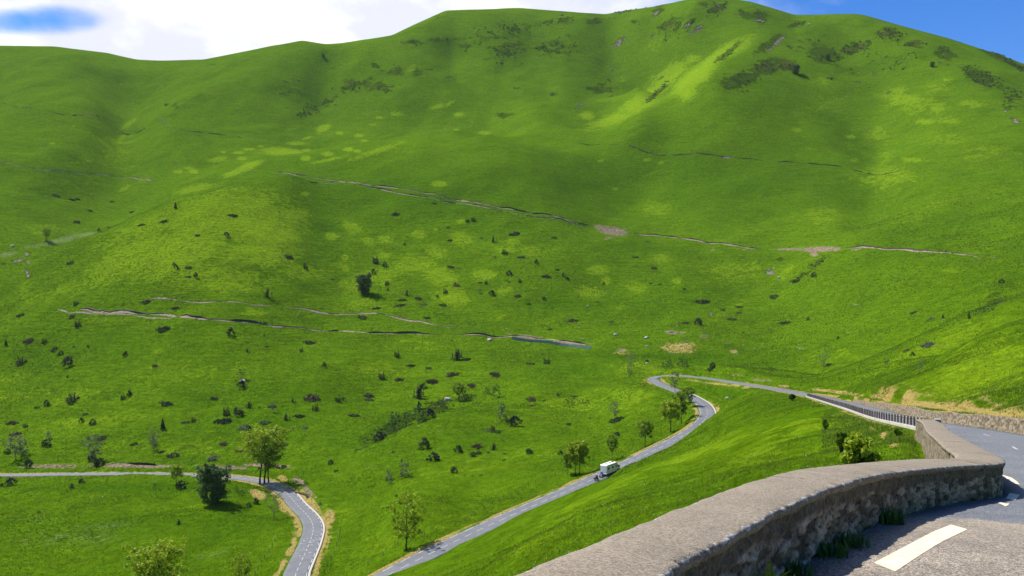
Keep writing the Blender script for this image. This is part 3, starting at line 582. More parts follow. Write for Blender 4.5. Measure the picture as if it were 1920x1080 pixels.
# ------------------------------------------------------------------ masonry
def stone_relief(S, H, cw, ch, seed):
    gx = S / cw; gy = H / ch; ix = np.floor(gx); iy = np.floor(gy); f1 = np.full(S.shape, 9.0); f2 = f1.copy(); tone = np.zeros(S.shape)
    for dx in (-1, 0, 1):
        for dy in (-1, 0, 1):
            cx = ix + dx; cy = iy + dy; px = cx + .5 + .85 * (h2(cx, cy, seed) - .5); py = cy + .5 + .8 * (h2(cx, cy, seed + 1) - .5)
            d = np.hypot(gx - px, gy - py); t = h2(cx, cy, seed + 2)
            nf2 = np.where(d < f1, f1, np.minimum(f2, d)); tone = np.where(d < f1, t, tone); f1 = np.minimum(f1, d); f2 = nf2
    e = sstep(0.02, 0.11, f2 - f1)
    return e, tone
def stone_mat(name, a, b, mort):
    m = bpy.data.materials.new(name); m.use_nodes = True; nt, N = NT(m); nt.nodes.clear()
    pos = N('ShaderNodeTexCoord').outputs['Object']
    def noise(sc_, det=4, rough=0.65): return N('ShaderNodeTexNoise', {'Vector': pos, 'Scale': sc_, 'Detail': det, 'Roughness': rough}).outputs[0]
    def mr(v, p, q, c=0.0, d=1.0): return N('ShaderNodeMapRange', {0: v, 1: p, 2: q, 3: c, 4: d}).outputs[0]
    def mixc(f, p, q, mode='MIX'): return N('ShaderNodeMix', {0: f, 6: p, 7: q}, data_type='RGBA', blend_type=mode).outputs[2]
    t = N('ShaderNodeAttribute', attribute_name='tone').outputs['Fac']; e = N('ShaderNodeAttribute', attribute_name='joint').outputs['Fac']
    c = mixc(mr(M2('ADD', t, M2('MULTIPLY', M2('SUBTRACT', noise(4), .5, N=N), .6, N=N), N=N), .1, .9), (*a, 1), (*b, 1))
    c = mixc(e, (*mort, 1), c); c = mixc(1.0, c, mr(noise(16, 6, .8), .32, .68, .35, 1.65), 'MULTIPLY')
    c = mixc(mr(noise(3.5, 5, .7), .56, .7, 0, .5), c, (.10, .105, .05, 1))
    bu = N('ShaderNodeBump', {'Strength': 1.0, 'Distance': .045, 'Height': noise(18, 6, .75)})
    b_ = N('ShaderNodeBsdfPrincipled', {'Base Color': c, 'Roughness': .9, 'Specular IOR Level': .2, 'Normal': bu.outputs[0]})
    nt.links.new(b_.outputs[0], N('ShaderNodeOutputMaterial').inputs[0]); return m
M_['stone'] = stone_mat('rough_field_stone', (.10, .08, .058), (.46, .39, .30), (.020, .017, .012))
M_['stone2'] = stone_mat('brown_retaining_stone', (.12, .095, .065), (.30, .245, .175), (.07, .085, .035))
def cap_mat():
    m = bpy.data.materials.new('cast_concrete_coping'); m.use_nodes = True; nt, N = NT(m); nt.nodes.clear()
    pos = N('ShaderNodeTexCoord').outputs['Object']
    def noise(sc_, det=4, rough=0.65): return N('ShaderNodeTexNoise', {'Vector': pos, 'Scale': sc_, 'Detail': det, 'Roughness': rough}).outputs[0]
    def mr(v, p, q, c=0.0, d=1.0): return N('ShaderNodeMapRange', {0: v, 1: p, 2: q, 3: c, 4: d}).outputs[0]
    def mixc(f, p, q, mode='MIX'): return N('ShaderNodeMix', {0: f, 6: p, 7: q}, data_type='RGBA', blend_type=mode).outputs[2]
    c = mixc(mr(noise(.9, 5), .35, .65), (.195, .163, .122, 1), (.245, .206, .156, 1))
    vo = N('ShaderNodeTexVoronoi', {'Vector': pos, 'Scale': 62.0}); g = N('ShaderNodeSeparateXYZ', {0: vo.outputs['Color']}).outputs[0]
    c = mixc(1.0, c, mr(g, 0, 1, .60, 1.4), 'MULTIPLY'); c = mixc(mr(noise(5, 5, .7), .62, .7, 0, .45), c, (.13, .12, .10, 1))
    ed = N('ShaderNodeAttribute', attribute_name='tone').outputs['Fac']
    c = mixc(M2('MULTIPLY', mr(M2('ADD', ed, M2('MULTIPLY', M2('SUBTRACT', noise(9, 4), .5, N=N), 3.4, N=N), N=N), .75, 1.0), .8, N=N), c, (.52, .49, .44, 1))
    jt = N('ShaderNodeAttribute', attribute_name='joint').outputs['Fac']; c = mixc(mr(jt, 0, 1), c, (.34, .30, .24, 1)); c = mixc(mr(jt, 0, -1), c, (.07, .06, .05, 1)); c = mixc(mr(noise(1.7, 6, .75), .60, .70, 0, .2), c, (.12, .11, .10, 1))
    bu = N('ShaderNodeBump', {'Strength': .6, 'Distance': .008, 'Height': M2('ADD', vo.outputs['Distance'], noise(12, 4), N=N)})
    b_ = N('ShaderNodeBsdfPrincipled', {'Base Color': c, 'Roughness': .88, 'Specular IOR Level': .2, 'Normal': bu.outputs[0]})
    nt.links.new(b_.outputs[0], N('ShaderNodeOutputMaterial').inputs[0]); return m
M_['cap'] = cap_mat()
# parapet beside the road
Lw = RL[:S_WEND + 1]; cum = np.concatenate([[0], np.cumsum(np.linalg.norm(np.diff(Lw[:, :2], axis=0), axis=1))])
dist_l = np.hypot(Lw[:, 0], Lw[:, 1])
ss = [0.0]
while ss[-1] < cum[-1] - .1:
    x_, y_ = np.interp(ss[-1], cum, Lw[:, 0]), np.interp(ss[-1], cum, Lw[:, 1]); ss.append(ss[-1] + (.3 if y_ < 1 else max(.035, .0045 * math.hypot(x_, y_))))
ss = np.array(ss); wl = np.stack([np.interp(ss, cum, Lw[:, k]) for k in range(3)], 1)
ker = np.ones(25) / 25                                   # soften the corner
def smooth(a, w_): p = np.pad(a, (w_, w_), mode='edge'); return np.convolve(p, np.ones(2 * w_ + 1) / (2 * w_ + 1), 'valid')
tg = np.gradient(wl[:, :2], axis=0); tg /= np.linalg.norm(tg, axis=1)[:, None] + 1e-9
tg = np.stack([smooth(tg[:, 0], 14), smooth(tg[:, 1], 14)], 1); tg /= np.linalg.norm(tg, axis=1)[:, None]
nl = np.stack([-tg[:, 1], tg[:, 0]], 1)                   # towards the valley
WH = 0.89; WT = smooth(np.interp(wl[:, 1], [3, 8, 12, 17, 24], [.80, .86, .98, 1.08, 1.12]), 20)
def surf(offs_, zs): return np.stack([wl[:, None, 0] + nl[:, None, 0] * offs_, wl[:, None, 1] + nl[:, None, 1] * offs_, wl[:, None, 2] + zs], -1)
nz_ = fbm(ss * 1.3, ss * 0 + 3, 77, 3)
parapet = empty('parapet_wall', tuple(wl[len(ss) // 2] - np.array([0, 0, .1])))
def place(o):                                             # meshes are written in world coordinates
    o.matrix_parent_inverse = parapet.matrix_world.inverted(); return o
bpy.context.view_layer.update()
h_in = np.linspace(-.15, WH - .10, 30)
Sg, Hg = np.meshgrid(ss, h_in, indexing='ij'); e_, t_ = stone_relief(Sg + .12 * vnoise(Sg * 3, Hg * 5, 5), Hg + .05 * vnoise(Sg * 4, Hg * 4, 6), .36, .125, 21)
plaster = sstep(.52, .62, Hg + .10 * fbm(Sg * 1.1, Hg * 2, 8, 3)); bul = e_ * (.012 + .05 * t_) * (1 - plaster) + plaster * .05 - .04 * fbm(Sg * 5, Hg * 9, 9, 4)
place(np_mesh('stone_face', surf(.05 - bul, Hg), grid_faces(len(ss), len(h_in)), M_['stone'], {'tone': t_ * (1 - plaster) + plaster * .18, 'joint': np.maximum(e_, plaster)}, parent=parapet)); 
h_out = np.concatenate([np.linspace(-4.5, -1.8, 6)[:-1], np.linspace(-1.8, WH - .10, 22)])
Sg, Hg = np.meshgrid(ss, h_out, indexing='ij'); e_, t_ = stone_relief(Sg + .12 * vnoise(Sg * 3, Hg * 5, 15), Hg, .42, .26, 41)
place(np_mesh('outer_stone_face', surf(WT[:, None] - .05 + e_ * (.03 + .06 * t_) - .10 * (Hg - WH) * .8, Hg), grid_faces(len(ss), len(h_out), True), M_['stone2'], {'tone': t_ * .8, 'joint': e_}, parent=parapet))
# coping: profile from the underside on the road side over the top to the outer underside
ov = .055 * fbm(ss * 9, ss * 0, 51, 4) + .03 * fbm(ss * 2, ss * 0, 52, 2); ov2 = .04 * fbm(ss * 3, ss * 0 + 9, 53, 3); th = .04 * fbm(ss * 1.7, ss * 0 + 3, 54, 3)
def col_(v): return np.broadcast_to(np.asarray(v, float), ss.shape)
prof = [(col_(.10), WH - .13 + th * .6, 0), (-.02 - ov * .6, WH - .12 + th, 0), (-.045 - ov, WH - .075 + th * .5, .25), (-.05 - ov, WH - .03 + ov * .3, .7), (-.035 - ov, col_(WH - .005) + ov * .25, .9), (-.01 - ov, col_(WH + .004) + ov * .1, .45), (.03 + 0 * ov, col_(WH + .008), .0)]
for k in range(1, 10): prof.append((col_(.06 + (WT - .10) * k / 10), WH + .008 + .012 * vnoise(ss * 1.1, ss * 0 + k, 60) + .02 * math.sin(math.pi * k / 10), 0))
prof += [(WT - .02 + ov2, col_(WH + .004), .15), (WT + .05 + ov2, col_(WH - .02), .5), (WT + .06 + ov2, col_(WH - .10), .1), (col_(WT - .1), col_(WH - .14), 0)]
OF = np.stack([p[0] for p in prof], 1); HF = np.stack([p[1] for p in prof], 1); TN = np.stack([col_(p[2]) for p in prof], 1)
JT = np.zeros(OF.shape)
for sj in [cum[near_i] for near_i in (int(np.argmin((RL[:S_WEND, 0] - 5.0) ** 2 + (RL[:S_WEND, 1] - 11.7) ** 2)),)]: JT = np.maximum(JT, (np.abs(ss - sj) < .022)[:, None] * ((OF > .35) & (OF < 1.0)))
for sj, wj in ((cum[S_CORNER] - 13.0, .012), (cum[S_CORNER] - 7.2, .012), (cum[S_CORNER] - 2.0, .014), (cum[S_CORNER] + 4, .02), (cum[S_CORNER] + 11, .025)): JT = np.where(np.abs(ss[:, None] + .10 * vnoise(OF * 4, OF * 0 + sj, 5) - sj) < wj * 1.6, -1.0, JT)
place(np_mesh('coping', surf(OF, HF), grid_faces(len(ss), len(prof), False), M_['cap'], {'tone': TN, 'joint': JT}, parent=parapet))
tag(parapet, 'curved rubble stone parapet with a wide concrete top along the near road edge', 'wall')
# end closure at the guard rail
mb = MB(); p0 = wl[-1]; q = [p0 + np.array([*(nl[-1] * o_), h]) for o_, h in ((0, -.3), (WT[-1], -.3), (WT[-1], WH - .01), (0, WH - .01))]
mb.add([tuple(a) for a in q] + [tuple(a + np.array([tg[-1][0] * .06, tg[-1][1] * .06, 0])) for a in q], [(0, 1, 2, 3), (7, 6, 5, 4), (0, 4, 5, 1), (1, 5, 6, 2), (2, 6, 7, 3), (3, 7, 4, 0)]); place(mb.build('end_face', M_['stone2'], parapet))

# retaining wall of loose stone on the uphill side
i0, i1 = near_s(24, 28), near_s(80, 185); Rw = RR[i0:i1]; cum2 = np.concatenate([[0], np.cumsum(np.linalg.norm(np.diff(Rw[:, :2], axis=0), axis=1))])
s2 = np.arange(0, cum2[-1], .16); rw = np.stack([np.interp(s2, cum2, Rw[:, k]) for k in range(3)], 1); t2 = np.gradient(rw[:, :2], axis=0); t2 /= np.linalg.norm(t2, axis=1)[:, None]; n2_ = np.stack([t2[:, 1], -t2[:, 0]], 1)
tp = 1.12 + .22 * fbm(s2 / 5, s2 * 0, 71, 3) - .55 * sstep(cum2[-1] - 70, cum2[-1], s2)
f_ = np.linspace(0, 1, 14); Sg, Fg = np.meshgrid(s2, f_, indexing='ij'); Hh = -.2 + Fg * (tp[:, None] + .2); e_, t_ = stone_relief(Sg + .1 * vnoise(Sg * 3, Hh * 4, 3), Hh, .40, .24, 91)
of_ = .95 + .25 * Fg - e_ * (.05 + .10 * t_); V = np.stack([rw[:, None, 0] + n2_[:, None, 0] * of_, rw[:, None, 1] + n2_[:, None, 1] * of_, rw[:, None, 2] + Hh], -1)
top_ = np.stack([rw[:, None, 0] + n2_[:, None, 0] * np.array([[1.35, 1.9]]), rw[:, None, 1] + n2_[:, None, 1] * np.array([[1.35, 1.9]]), rw[:, None, 2] + np.stack([tp + .03, tp * 0 + .7], 1)], -1)
V = np.concatenate([V, top_], 1); T = np.concatenate([t_, np.full(top_.shape[:2], .3)], 1); J = np.concatenate([e_, np.full(top_.shape[:2], .6)], 1)
o = np_mesh('retaining_wall', V, grid_faces(len(s2), V.shape[1], False), M_['stone2'], {'tone': T, 'joint': J}); tag(o, 'low rough brown stone retaining wall holding the bank on the uphill side of the road', 'wall')

# guard rail: pale base, upright posts
M_['white_conc'] = mat('pale_cast_base', (.33, .31, .265), .85, .25, 1.2, .4, 14)
M_['wood'] = mat('dark_weathered_timber', (.17, .12, .10), .8, .25, 8, .4, 40)
M_['galv'] = mat('galvanised_steel', (.45, .46, .47), .45, .1, 4, metal=.6)
gi0, gi1 = S_WEND, near_s(*[(a) for a in (83, 218)])
gl = RL[gi0:gi1]; gc = np.concatenate([[0], np.cumsum(np.linalg.norm(np.diff(gl[:, :2], axis=0), axis=1))])
def gpos(s, off, dz):
    p = np.array([np.interp(s, gc, gl[:, k]) for k in range(3)]); q = np.array([np.interp(s + .5, gc, gl[:, k]) for k in range(3)]); r_ = np.array([np.interp(s - .5, gc, gl[:, k]) for k in range(3)])
    d = (q - r_)[:2]; d /= np.linalg.norm(d); return Vector((p[0] - d[1] * off, p[1] + d[0] * off, p[2] + dz)), math.atan2(d[1], d[0])
g0 = gpos(.6, .2, 0)[0]; rail = empty('guard_rail', tuple(g0)); bpy.context.view_layer.update(); tag(rail, 'long row of dark upright timber posts on a pale concrete base at the roadside', 'guard rail')
def rl(o): o.matrix_parent_inverse = Matrix.Translation(-g0); return o
V = []; sg_ = np.arange(.1, gc[-1], .8)
for k, s in enumerate(sg_):
    dn_ = 1.0 * (1 - .75 * min(1, s / 150))
    for off, dz in ((-.02, -.3), (0, .10), (.42, .12), (.50, .02), (.52, -dn_ + .25 * vnoise(s / 3.0, 0, 5)), (.60, -2.2)): V.append(tuple(gpos(s, off, dz)[0]))
rl(np_mesh('concrete_base', V, grid_faces(len(sg_), 6, False), M_['white_conc'], {'tone': np.zeros(len(V))}, smooth=False, parent=rail))
rndg = random.Random(4); s = 1.0
while s < gc[-1] - 1 and s < 192:
    p, a = gpos(s, .22, .08); m_ = Matrix.Translation(p) @ Matrix.Rotation(a, 4, 'Z') @ Matrix.Rotation(rndg.uniform(-.03, .03), 4, 'X')
    mb = MB(); mb.prism([(-.09, 0), (.09, 0), (.09, .80), (.05, .86), (-.05, .86), (-.09, .80)], -.075, .075, m_); rl(mb.build('post', M_['wood'], rail)); s += 2.1
V = []
for s in np.arange(.6, min(gc[-1], 192), 1.0):
    for off, dz in ((.10, .60), (.06, .66), (.06, .78), (.10, .84), (.125, .72)): V.append(tuple(gpos(s, off, dz)[0]))
rl(np_mesh('steel_rail', V, grid_faces(len(V) // 5, 5), M_['galv'], {'tone': np.zeros(len(V))}, parent=rail))
p, a = gpos(.35, -.35, 0); mb = MB(); mb.prism([(-.22, -.2), (.22, -.2), (.20, .95), (.12, 1.02), (-.12, 1.02), (-.20, .95)], -.2, .2, Matrix.Translation(p) @ Matrix.Rotation(a, 4, 'Z'))
o = mb.build('marker_block', M_['white_conc'], bevel=.02); tag(o, 'short pale concrete block where the timber guard posts meet the stone parapet', 'block')

# ------------------------------------------------------------------ leaves, trees, bushes
M_['bark'] = mat('grey_brown_bark', (.055, .043, .032), .9, .3, 6, .5, 20)
M_['twig'] = mat('pale_grey_twigs', (.17, .145, .115), .9, .25, 6)
def leafmat(name, a, b, tr=.35): return mat(name, a, .6, .12, .6, tone=(a, b), spec=.25, trans=tr)
M_['l_yel'] = leafmat('fresh_yellow_green_leaves', (.17, .26, .008), (.40, .50, .020))
M_['l_mid'] = leafmat('mid_green_leaves', (.11, .19, .010), (.27, .38, .022))
M_['l_dark'] = leafmat('dark_green_leaves', (.030, .075, .014), (.105, .19, .045), .25)
M_['l_con'] = leafmat('conifer_needles', (.010, .028, .010), (.028, .062, .020), .08)
M_['l_jun'] = leafmat('juniper_needles', (.026, .048, .012), (.085, .115, .030), .15)
M_['l_brown'] = leafmat('brown_heath_sprigs', (.060, .062, .022), (.15, .135, .058), .15)
M_['l_pale'] = leafmat('pale_grey_green_sprigs', (.10, .135, .050), (.21, .25, .115), .2)
M_['l_bud'] = leafmat('sparse_pale_buds', (.085, .120, .030), (.17, .20, .065), .3)
def leaves(centers, spread, per, size, rnd, flat=1.0, shape=1.7, up=0.0):
    n_ = len(centers); r_ = np.random.RandomState(rnd); c = np.repeat(np.array(centers, float), per, 0); N_ = len(c)
    sp = np.repeat(np.broadcast_to(np.asarray(spread, float), (n_,)), per)
    off = r_.normal(size=(N_, 3)); off /= np.linalg.norm(off, axis=1)[:, None]; off *= (r_.rand(N_, 1) ** .6) * sp[:, None]; off[:, 2] *= flat
    p = c + off; d = r_.normal(size=(N_, 3)); d += off / (sp[:, None] + 1e-6) * .8; d[:, 2] += up; d /= np.linalg.norm(d, axis=1)[:, None]
    a = np.cross(d, r_.normal(size=(N_, 3))); a /= np.linalg.norm(a, axis=1)[:, None]; b = np.cross(d, a)
    s_ = size * (.6 + .8 * r_.rand(N_, 1)); l = s_ * shape * .5; w_ = s_ * .5
    V = np.stack([p - a * l, p + b * w_, p + a * l, p - b * w_], 1).reshape(-1, 3)
    tn = np.repeat(r_.rand(n_), per) * .5 + r_.rand(N_) * .5
    return V, np.arange(N_ * 4).reshape(-1, 4), np.repeat(tn, 4)
def leaf_obj(name, L, m, parent=None):
    V = np.concatenate([l[0] for l in L]); T = np.concatenate([l[2] for l in L]); F = []; b = 0
    for l in L: F.append(l[1] + b); b += len(l[0])
    return np_mesh(name, V, np.concatenate(F), m, {'tone': T}, smooth=False, parent=parent)
def tree_proto(name, h, wd, lm, seed, K=40, per=40, leaf=.3, trunk_h=.28, sparse=False, stems=1, low=.25, bark='bark', clump=.16, tr=.022):
    rnd = random.Random(seed); root = empty(name, (0, 0, -500)); mb = MB(); tips = []
    for st in range(stems):
        a0 = rnd.uniform(0, 6.28); base = Vector((math.cos(a0) * .06 * wd * (stems > 1), math.sin(a0) * .06 * wd * (stems > 1), -.4)); lean = Vector((rnd.uniform(-.05, .05), rnd.uniform(-.05, .05), 0)) * h * (1 + (stems > 1))
        tp_ = [base + lean * t + Vector((rnd.uniform(-.01, .01) * h, rnd.uniform(-.01, .01) * h, h * .88 * t)) for t in (0, .15, .3, .5, .7, .88, 1)]
        rr_ = tr * h / math.sqrt(stems); mb.tube(tp_, [rr_ * 1.35, rr_, rr_ * .85, rr_ * .6, rr_ * .4, rr_ * .22, rr_ * .08], 7)
        nb = (16 if not sparse else 22) // stems + 3
        for k in range(nb):
            t = trunk_h + (1 - trunk_h) * (k + rnd.random()) / nb * .92; zf = t * h * .88; i = min(int(t * 6), 5); p = tp_[0] + (tp_[-1] - tp_[0]) * t; p.z = zf
            ang = k * 2.4 + rnd.uniform(-.5, .5); env = math.sin(math.pi * min(1, max(.12, (t - trunk_h * .6) / (1.06 - trunk_h * .6)))) ** .6
            ln = wd * .5 * env * rnd.uniform(.75, 1.05); up_ = rnd.uniform(.35, .9) * ln + (.15 * h * (1 - t))
            q = p + Vector((math.cos(ang) * ln, math.sin(ang) * ln, up_)); q.z = min(q.z, h * .98); mid_ = p.lerp(q, .5) + Vector((0, 0, -.06 * ln)); r1 = rr_ * .42 * (1.1 - t)
            mb.tube([p, mid_, q], [r1, r1 * .6, r1 * .15], 5, cap=False); tips.append(q); tips.append(mid_.lerp(q, .5))
            for j in range(3 if not sparse else 5):
                f = rnd.uniform(.3, .9); b_ = p.lerp(q, f); q2 = b_ + Vector((rnd.uniform(-1, 1), rnd.uniform(-1, 1), rnd.uniform(.1, 1))) * ln * .45; mb.tube([b_, q2], [r1 * .4, r1 * .08], 4, cap=False); tips.append(q2)
        tips.append(tp_[-1])
    mb.build('trunk', M_[bark], root, smooth=True)
    rnd.shuffle(tips); cs = [tuple(t) for t in tips[:K * 6 // 10]]
    while len(cs) < K:
        a = rnd.uniform(0, 6.28); z = rnd.uniform(low, .97); env = math.sin(math.pi * min(1, max(.05, (z - low * .7) / (1.04 - low * .7)))) ** .55; r_ = wd * .5 * env * rnd.random() ** .5; cs.append((math.cos(a) * r_, math.sin(a) * r_, z * h))
    leaf_obj('crown', [leaves(cs, [wd * clump * rnd.uniform(.6, 1.2) for _ in cs], per, leaf, seed, .8)], M_[lm], root)
    return root, h, wd
def conifer_proto(name, h, wd, seed):
    rnd = random.Random(seed); root = empty(name, (0, 0, -500)); mb = MB(); mb.tube([(0, 0, -.3), (0, 0, h * .5), (0, 0, h * .98)], [.03 * h, .02 * h, .004 * h], 6); mb.build('trunk', M_['bark'], root)
    cs = []; sp = []
    for k in range(70):
        z = (k + .5) / 70; r_ = wd * .5 * (1 - z) ** .8 * rnd.uniform(.55, 1); a = k * 2.4; cs.append((math.cos(a) * r_, math.sin(a) * r_, .04 * h + z * h * .95)); sp.append(max(.04, .17 * (1 - z)) * wd)
    leaf_obj('crown', [leaves(cs, sp, 26, .13 * wd * .6, seed, .7)], M_['l_con'], root); return root, h, wd
def bush_proto(name, kind, seed):                    # one unit wide
    rnd = random.Random(seed); cs = []; sp = []
    if kind == 'mat':
        for k in range(26): a = rnd.uniform(0, 6.28); r_ = .42 * rnd.random() ** .5; cs.append((math.cos(a) * r_ * rnd.uniform(.8, 1.1), math.sin(a) * r_ * .8, .04 + .10 * (1 - r_ / .45))); sp.append(rnd.uniform(.08, .13))
        L = leaves(cs, sp, 26, .040, seed, .6, 2.4, .5)
    elif kind == 'spiky':
        for k in range(11):
            a = rnd.uniform(0, 6.28); r_ = .38 * rnd.random() ** .5; h = rnd.uniform(.35, .95) * (1 - r_); x, y = math.cos(a) * r_, math.sin(a) * r_
            for j in range(8): z = j / 7; cs.append((x + .04 * z, y, .03 + h * z)); sp.append(.105 * (1 - z) ** .7 + .022)
        L = leaves(cs, sp, 14, .036, seed, 1.1, 2.6, 1.2)
    elif kind == 'round':
        for k in range(34): a = rnd.uniform(0, 6.28); z = rnd.random(); r_ = .40 * math.sqrt(max(0, 1 - z * z)) * rnd.uniform(.5, 1.1); cs.append((math.cos(a) * r_, math.sin(a) * r_, .06 + z * .55)); sp.append(rnd.uniform(.08, .15))
        L = leaves(cs, sp, 26, .048, seed, 1, 1.8, .3)
    else:                                            # shrub, open
        for k in range(30): a = rnd.uniform(0, 6.28); z = rnd.random(); r_ = .42 * (1 - z * .6) * rnd.random() ** .5; cs.append((math.cos(a) * r_, math.sin(a) * r_, .05 + z * .8)); sp.append(rnd.uniform(.05, .12))
        L = leaves(cs, sp, 16, .042, seed, 1, 1.8, .3)
    return L
BM = {}
def bush_mesh(kind, m, seed):
    key = (kind, m, seed)
    if key not in BM:
        L = bush_proto('bush', kind, seed); o = np_mesh('bush', L[0], L[1], M_[m], {'tone': L[2]}, smooth=False); BM[key] = o.data; bpy.data.objects.remove(o)
    return BM[key]
def put_tree(proto, px, py, hpx, label, group=None, cat='tree', base=None, wscale=1.0, used=set()):
    root, h, wd = proto
    o = root if id(root) not in used else copy_tree(root)
    used.add(id(root)); p = base or hit(px, py); k = hpx / FOC * p.y / h
    o.location = (p.x, p.y, p.z); o.scale = (k * wscale, k * wscale, k); o.rotation_euler = (0, 0, random.Random(int(px * 7 + py)).uniform(0, 6.28)); tag(o, label, cat, group)
    return o

# roadside and field trees
ash = tree_proto('ash_tree', 18, 15, 'l_yel', 11, 230, 26, .40, .30, stems=2, clump=.085, low=.42)
ash2 = tree_proto('ash_tree', 16, 12, 'l_mid', 12, 170, 24, .36, .22, stems=2, clump=.11, low=.3)
airy = tree_proto('young_ash_tree', 12, 8.4, 'l_yel', 13, 150, 18, .30, .2, stems=1, clump=.085, tr=.014, low=.22)
sap = [tree_proto('roadside_tree', 8, 4.6, 'l_mid', 20 + k, 90, 22, .27, .34, clump=.13, tr=.014, low=.32) for k in range(3)]
sapy = [tree_proto('roadside_tree', 8, 4.8, 'l_yel', 30 + k, 95, 24, .27, .34, clump=.13, tr=.014, low=.32) for k in range(2)]
bare = tree_proto('bare_tree', 8, 5.2, 'l_bud', 41, 50, 9, .16, .12, sparse=True, bark='twig', stems=2, clump=.12, tr=.011)
pale = tree_proto('pale_young_tree', 7, 4.0, 'l_pale', 43, 44, 15, .2, .2, sparse=True, bark='twig', clump=.13, tr=.011)
darkt = tree_proto('dark_broadleaf_tree', 15, 13, 'l_dark', 44, 210, 60, .36, .06, low=.04, clump=.12, tr=.02)
coni = conifer_proto('conifer', 8, 3.4, 51); coni2 = conifer_proto('conifer', 5, 2.6, 52)
def onroad(i_px, i_Y, off):   # point beside the road
    i = near_s((i_px[0] - HX) / FOC * i_Y, i_Y); p, d, r_ = rpos(RS[i], off); return Vector((p.x, p.y, tz(p.x, p.y)))
put_tree(ash, 492, 908, 104, 'tall yellow-green ash with two trunks standing over the bend of the lower road', wscale=1.0)
put_tree(ash2, 503, 906, 78, 'second thick trunked tree just right of the tall yellow-green ash at the bend', wscale=.8)
put_tree(bare, 515, 972, 66, 'thinly leaved grey tree below the two ashes at the inner edge of the lower bend', wscale=1.1)
put_tree(darkt, 400, 946, 72, 'big round dark green tree casting a black shadow below the straight lower road')
put_tree(airy, 762, 1031, 104, 'open crowned young tree alone on the verge of the descending road, largest on that verge', wscale=.98)
put_tree(sapy[0], 1079, 890, 58, 'left tree of the small yellow-green clump behind the motorhome', 'clump of trees behind the motorhome')
put_tree(sapy[1], 1087, 888, 62, 'tallest tree of the small yellow-green clump behind the motorhome', 'clump of trees behind the motorhome')
put_tree(sap[0], 1064, 890, 42, 'thin low tree at the left edge of the clump behind the motorhome', 'clump of trees behind the motorhome')
put_tree(sap[1], 1148, 862, 46, 'lone small tree on the verge directly above the motorhome roof', wscale=.8)
put_tree(sap[2], 1209, 838, 50, 'lone slim tree on the verge between the motorhome and the upper bend', wscale=1.05)
put_tree(sapy[0], 1257, 810, 60, 'bright leaved tree on the inner verge, lowest of those at the upper bend', 'trees inside the upper bend', wscale=1.1)
put_tree(sap[0], 1278, 794, 60, 'slim tall tree on the inner verge just above the bright leaved one', 'trees inside the upper bend', wscale=.8)
put_tree(sap[1], 1294, 764, 38, 'small tree on the narrow verge at the middle of the upper bend', 'trees inside the upper bend')
put_tree(sapy[1], 1282, 757, 32, 'small yellow-green tree just below the tip of the hairpin', 'trees inside the upper bend')
put_tree(pale, 1265, 736, 38, 'round pale tree growing at the tip of the hairpin turn', wscale=1.15)
put_tree(bare, 1184, 697, 36, 'leafless grey tree left of the hairpin turn', wscale=1.2)
put_tree(pale, 1153, 788, 34, 'pale thin tree skirted with dark scrub on the slope left of the upper bend', wscale=1.1)
put_tree(sap[2], 1210, 822, 30, 'faint little tree in the grass left of the inner verge', wscale=1.1) if False else None
put_tree(sapy[0], 330, 909, 38, 'small yellow-green tree beside the straight lower road, left of the big dark tree', wscale=1.1)
put_tree(pale, 176, 868, 54, 'pale grey-green tree with a dark bush at its foot above the straight lower road', wscale=1.15)
put_tree(bare, 286, 846, 44, 'grey bare tree in the grass above the middle of the straight lower road', wscale=1.1)
put_tree(pale, 30, 862, 46, 'pale tree among dark scrub at the far left above the lower road', wscale=1.4)
put_tree(pale, 511, 774, 20, 'tiny pale tree over a brown patch on the slope above the tall ash')
put_tree(sap[1], 860, 752, 34, 'olive green tree in the gully right of the slope scrub', wscale=1.2)
put_tree(ash, 300, 1128, 104, 'broad yellow-green treetop cut off by the lower edge of the picture', base=None, wscale=1.2)
put_tree(airy, 453, 1105, 66, 'thin yellowish treetop at the lower edge beside the lower road', wscale=.9)
put_tree(darkt, 683, 551, 36, 'round dark tree standing alone on the middle of the sunlit hill', wscale=1.0)
put_tree(ash2, 87, 450, 22, 'small round grey tree by the stream at the left edge', wscale=1.0)
put_tree(darkt, 1492, 139, 17, 'dark tree high on the mountain with a long shadow', wscale=1.1)
put_tree(darkt, 1552, 112, 10, 'small dark round tree in the scrub near the summit')
put_tree(darkt, 1748, 126, 10, 'small dark tree alone on the right shoulder of the mountain')
put_tree(darkt, 606, 108, 7, 'tiny dark tree just under the left skyline knoll')
put_tree(coni, 469, 836, 36, 'dark pointed conifer standing behind the tall ash', cat='conifer', wscale=1.15)
put_tree(coni, 1817, 598, 14, 'small pointed conifer on the right hand slope', cat='conifer')
put_tree(coni2, 1768, 597, 9, 'tiny conifer left of the pointed one on the right hand slope', cat='conifer')
put_tree(coni2, 329, 391, 12, 'tiny dark conifer on the crest of the sunlit hill', cat='conifer')
put_tree(coni2, 11, 648, 12, 'tiny dark conifer at the left edge below the dirt track', cat='conifer')
put_tree(coni2, 305, 805, 20, 'slim dark conifer on the slope above the middle of the straight lower road', cat='conifer')
put_tree(coni2, 785, 768, 16, 'dark little conifer at the head of the gully', cat='conifer')
put_tree(bare, 1546, 688, 34, 'cluster of bare upright stems on the meadow beyond the guard posts', wscale=1.3)
put_tree(bare, 1724, 700, 30, 'forked bare sapling on the near right bank', wscale=.9)
put_tree(bare, 1664, 684, 16, 'tiny bare sapling in the grass beyond the right bank')

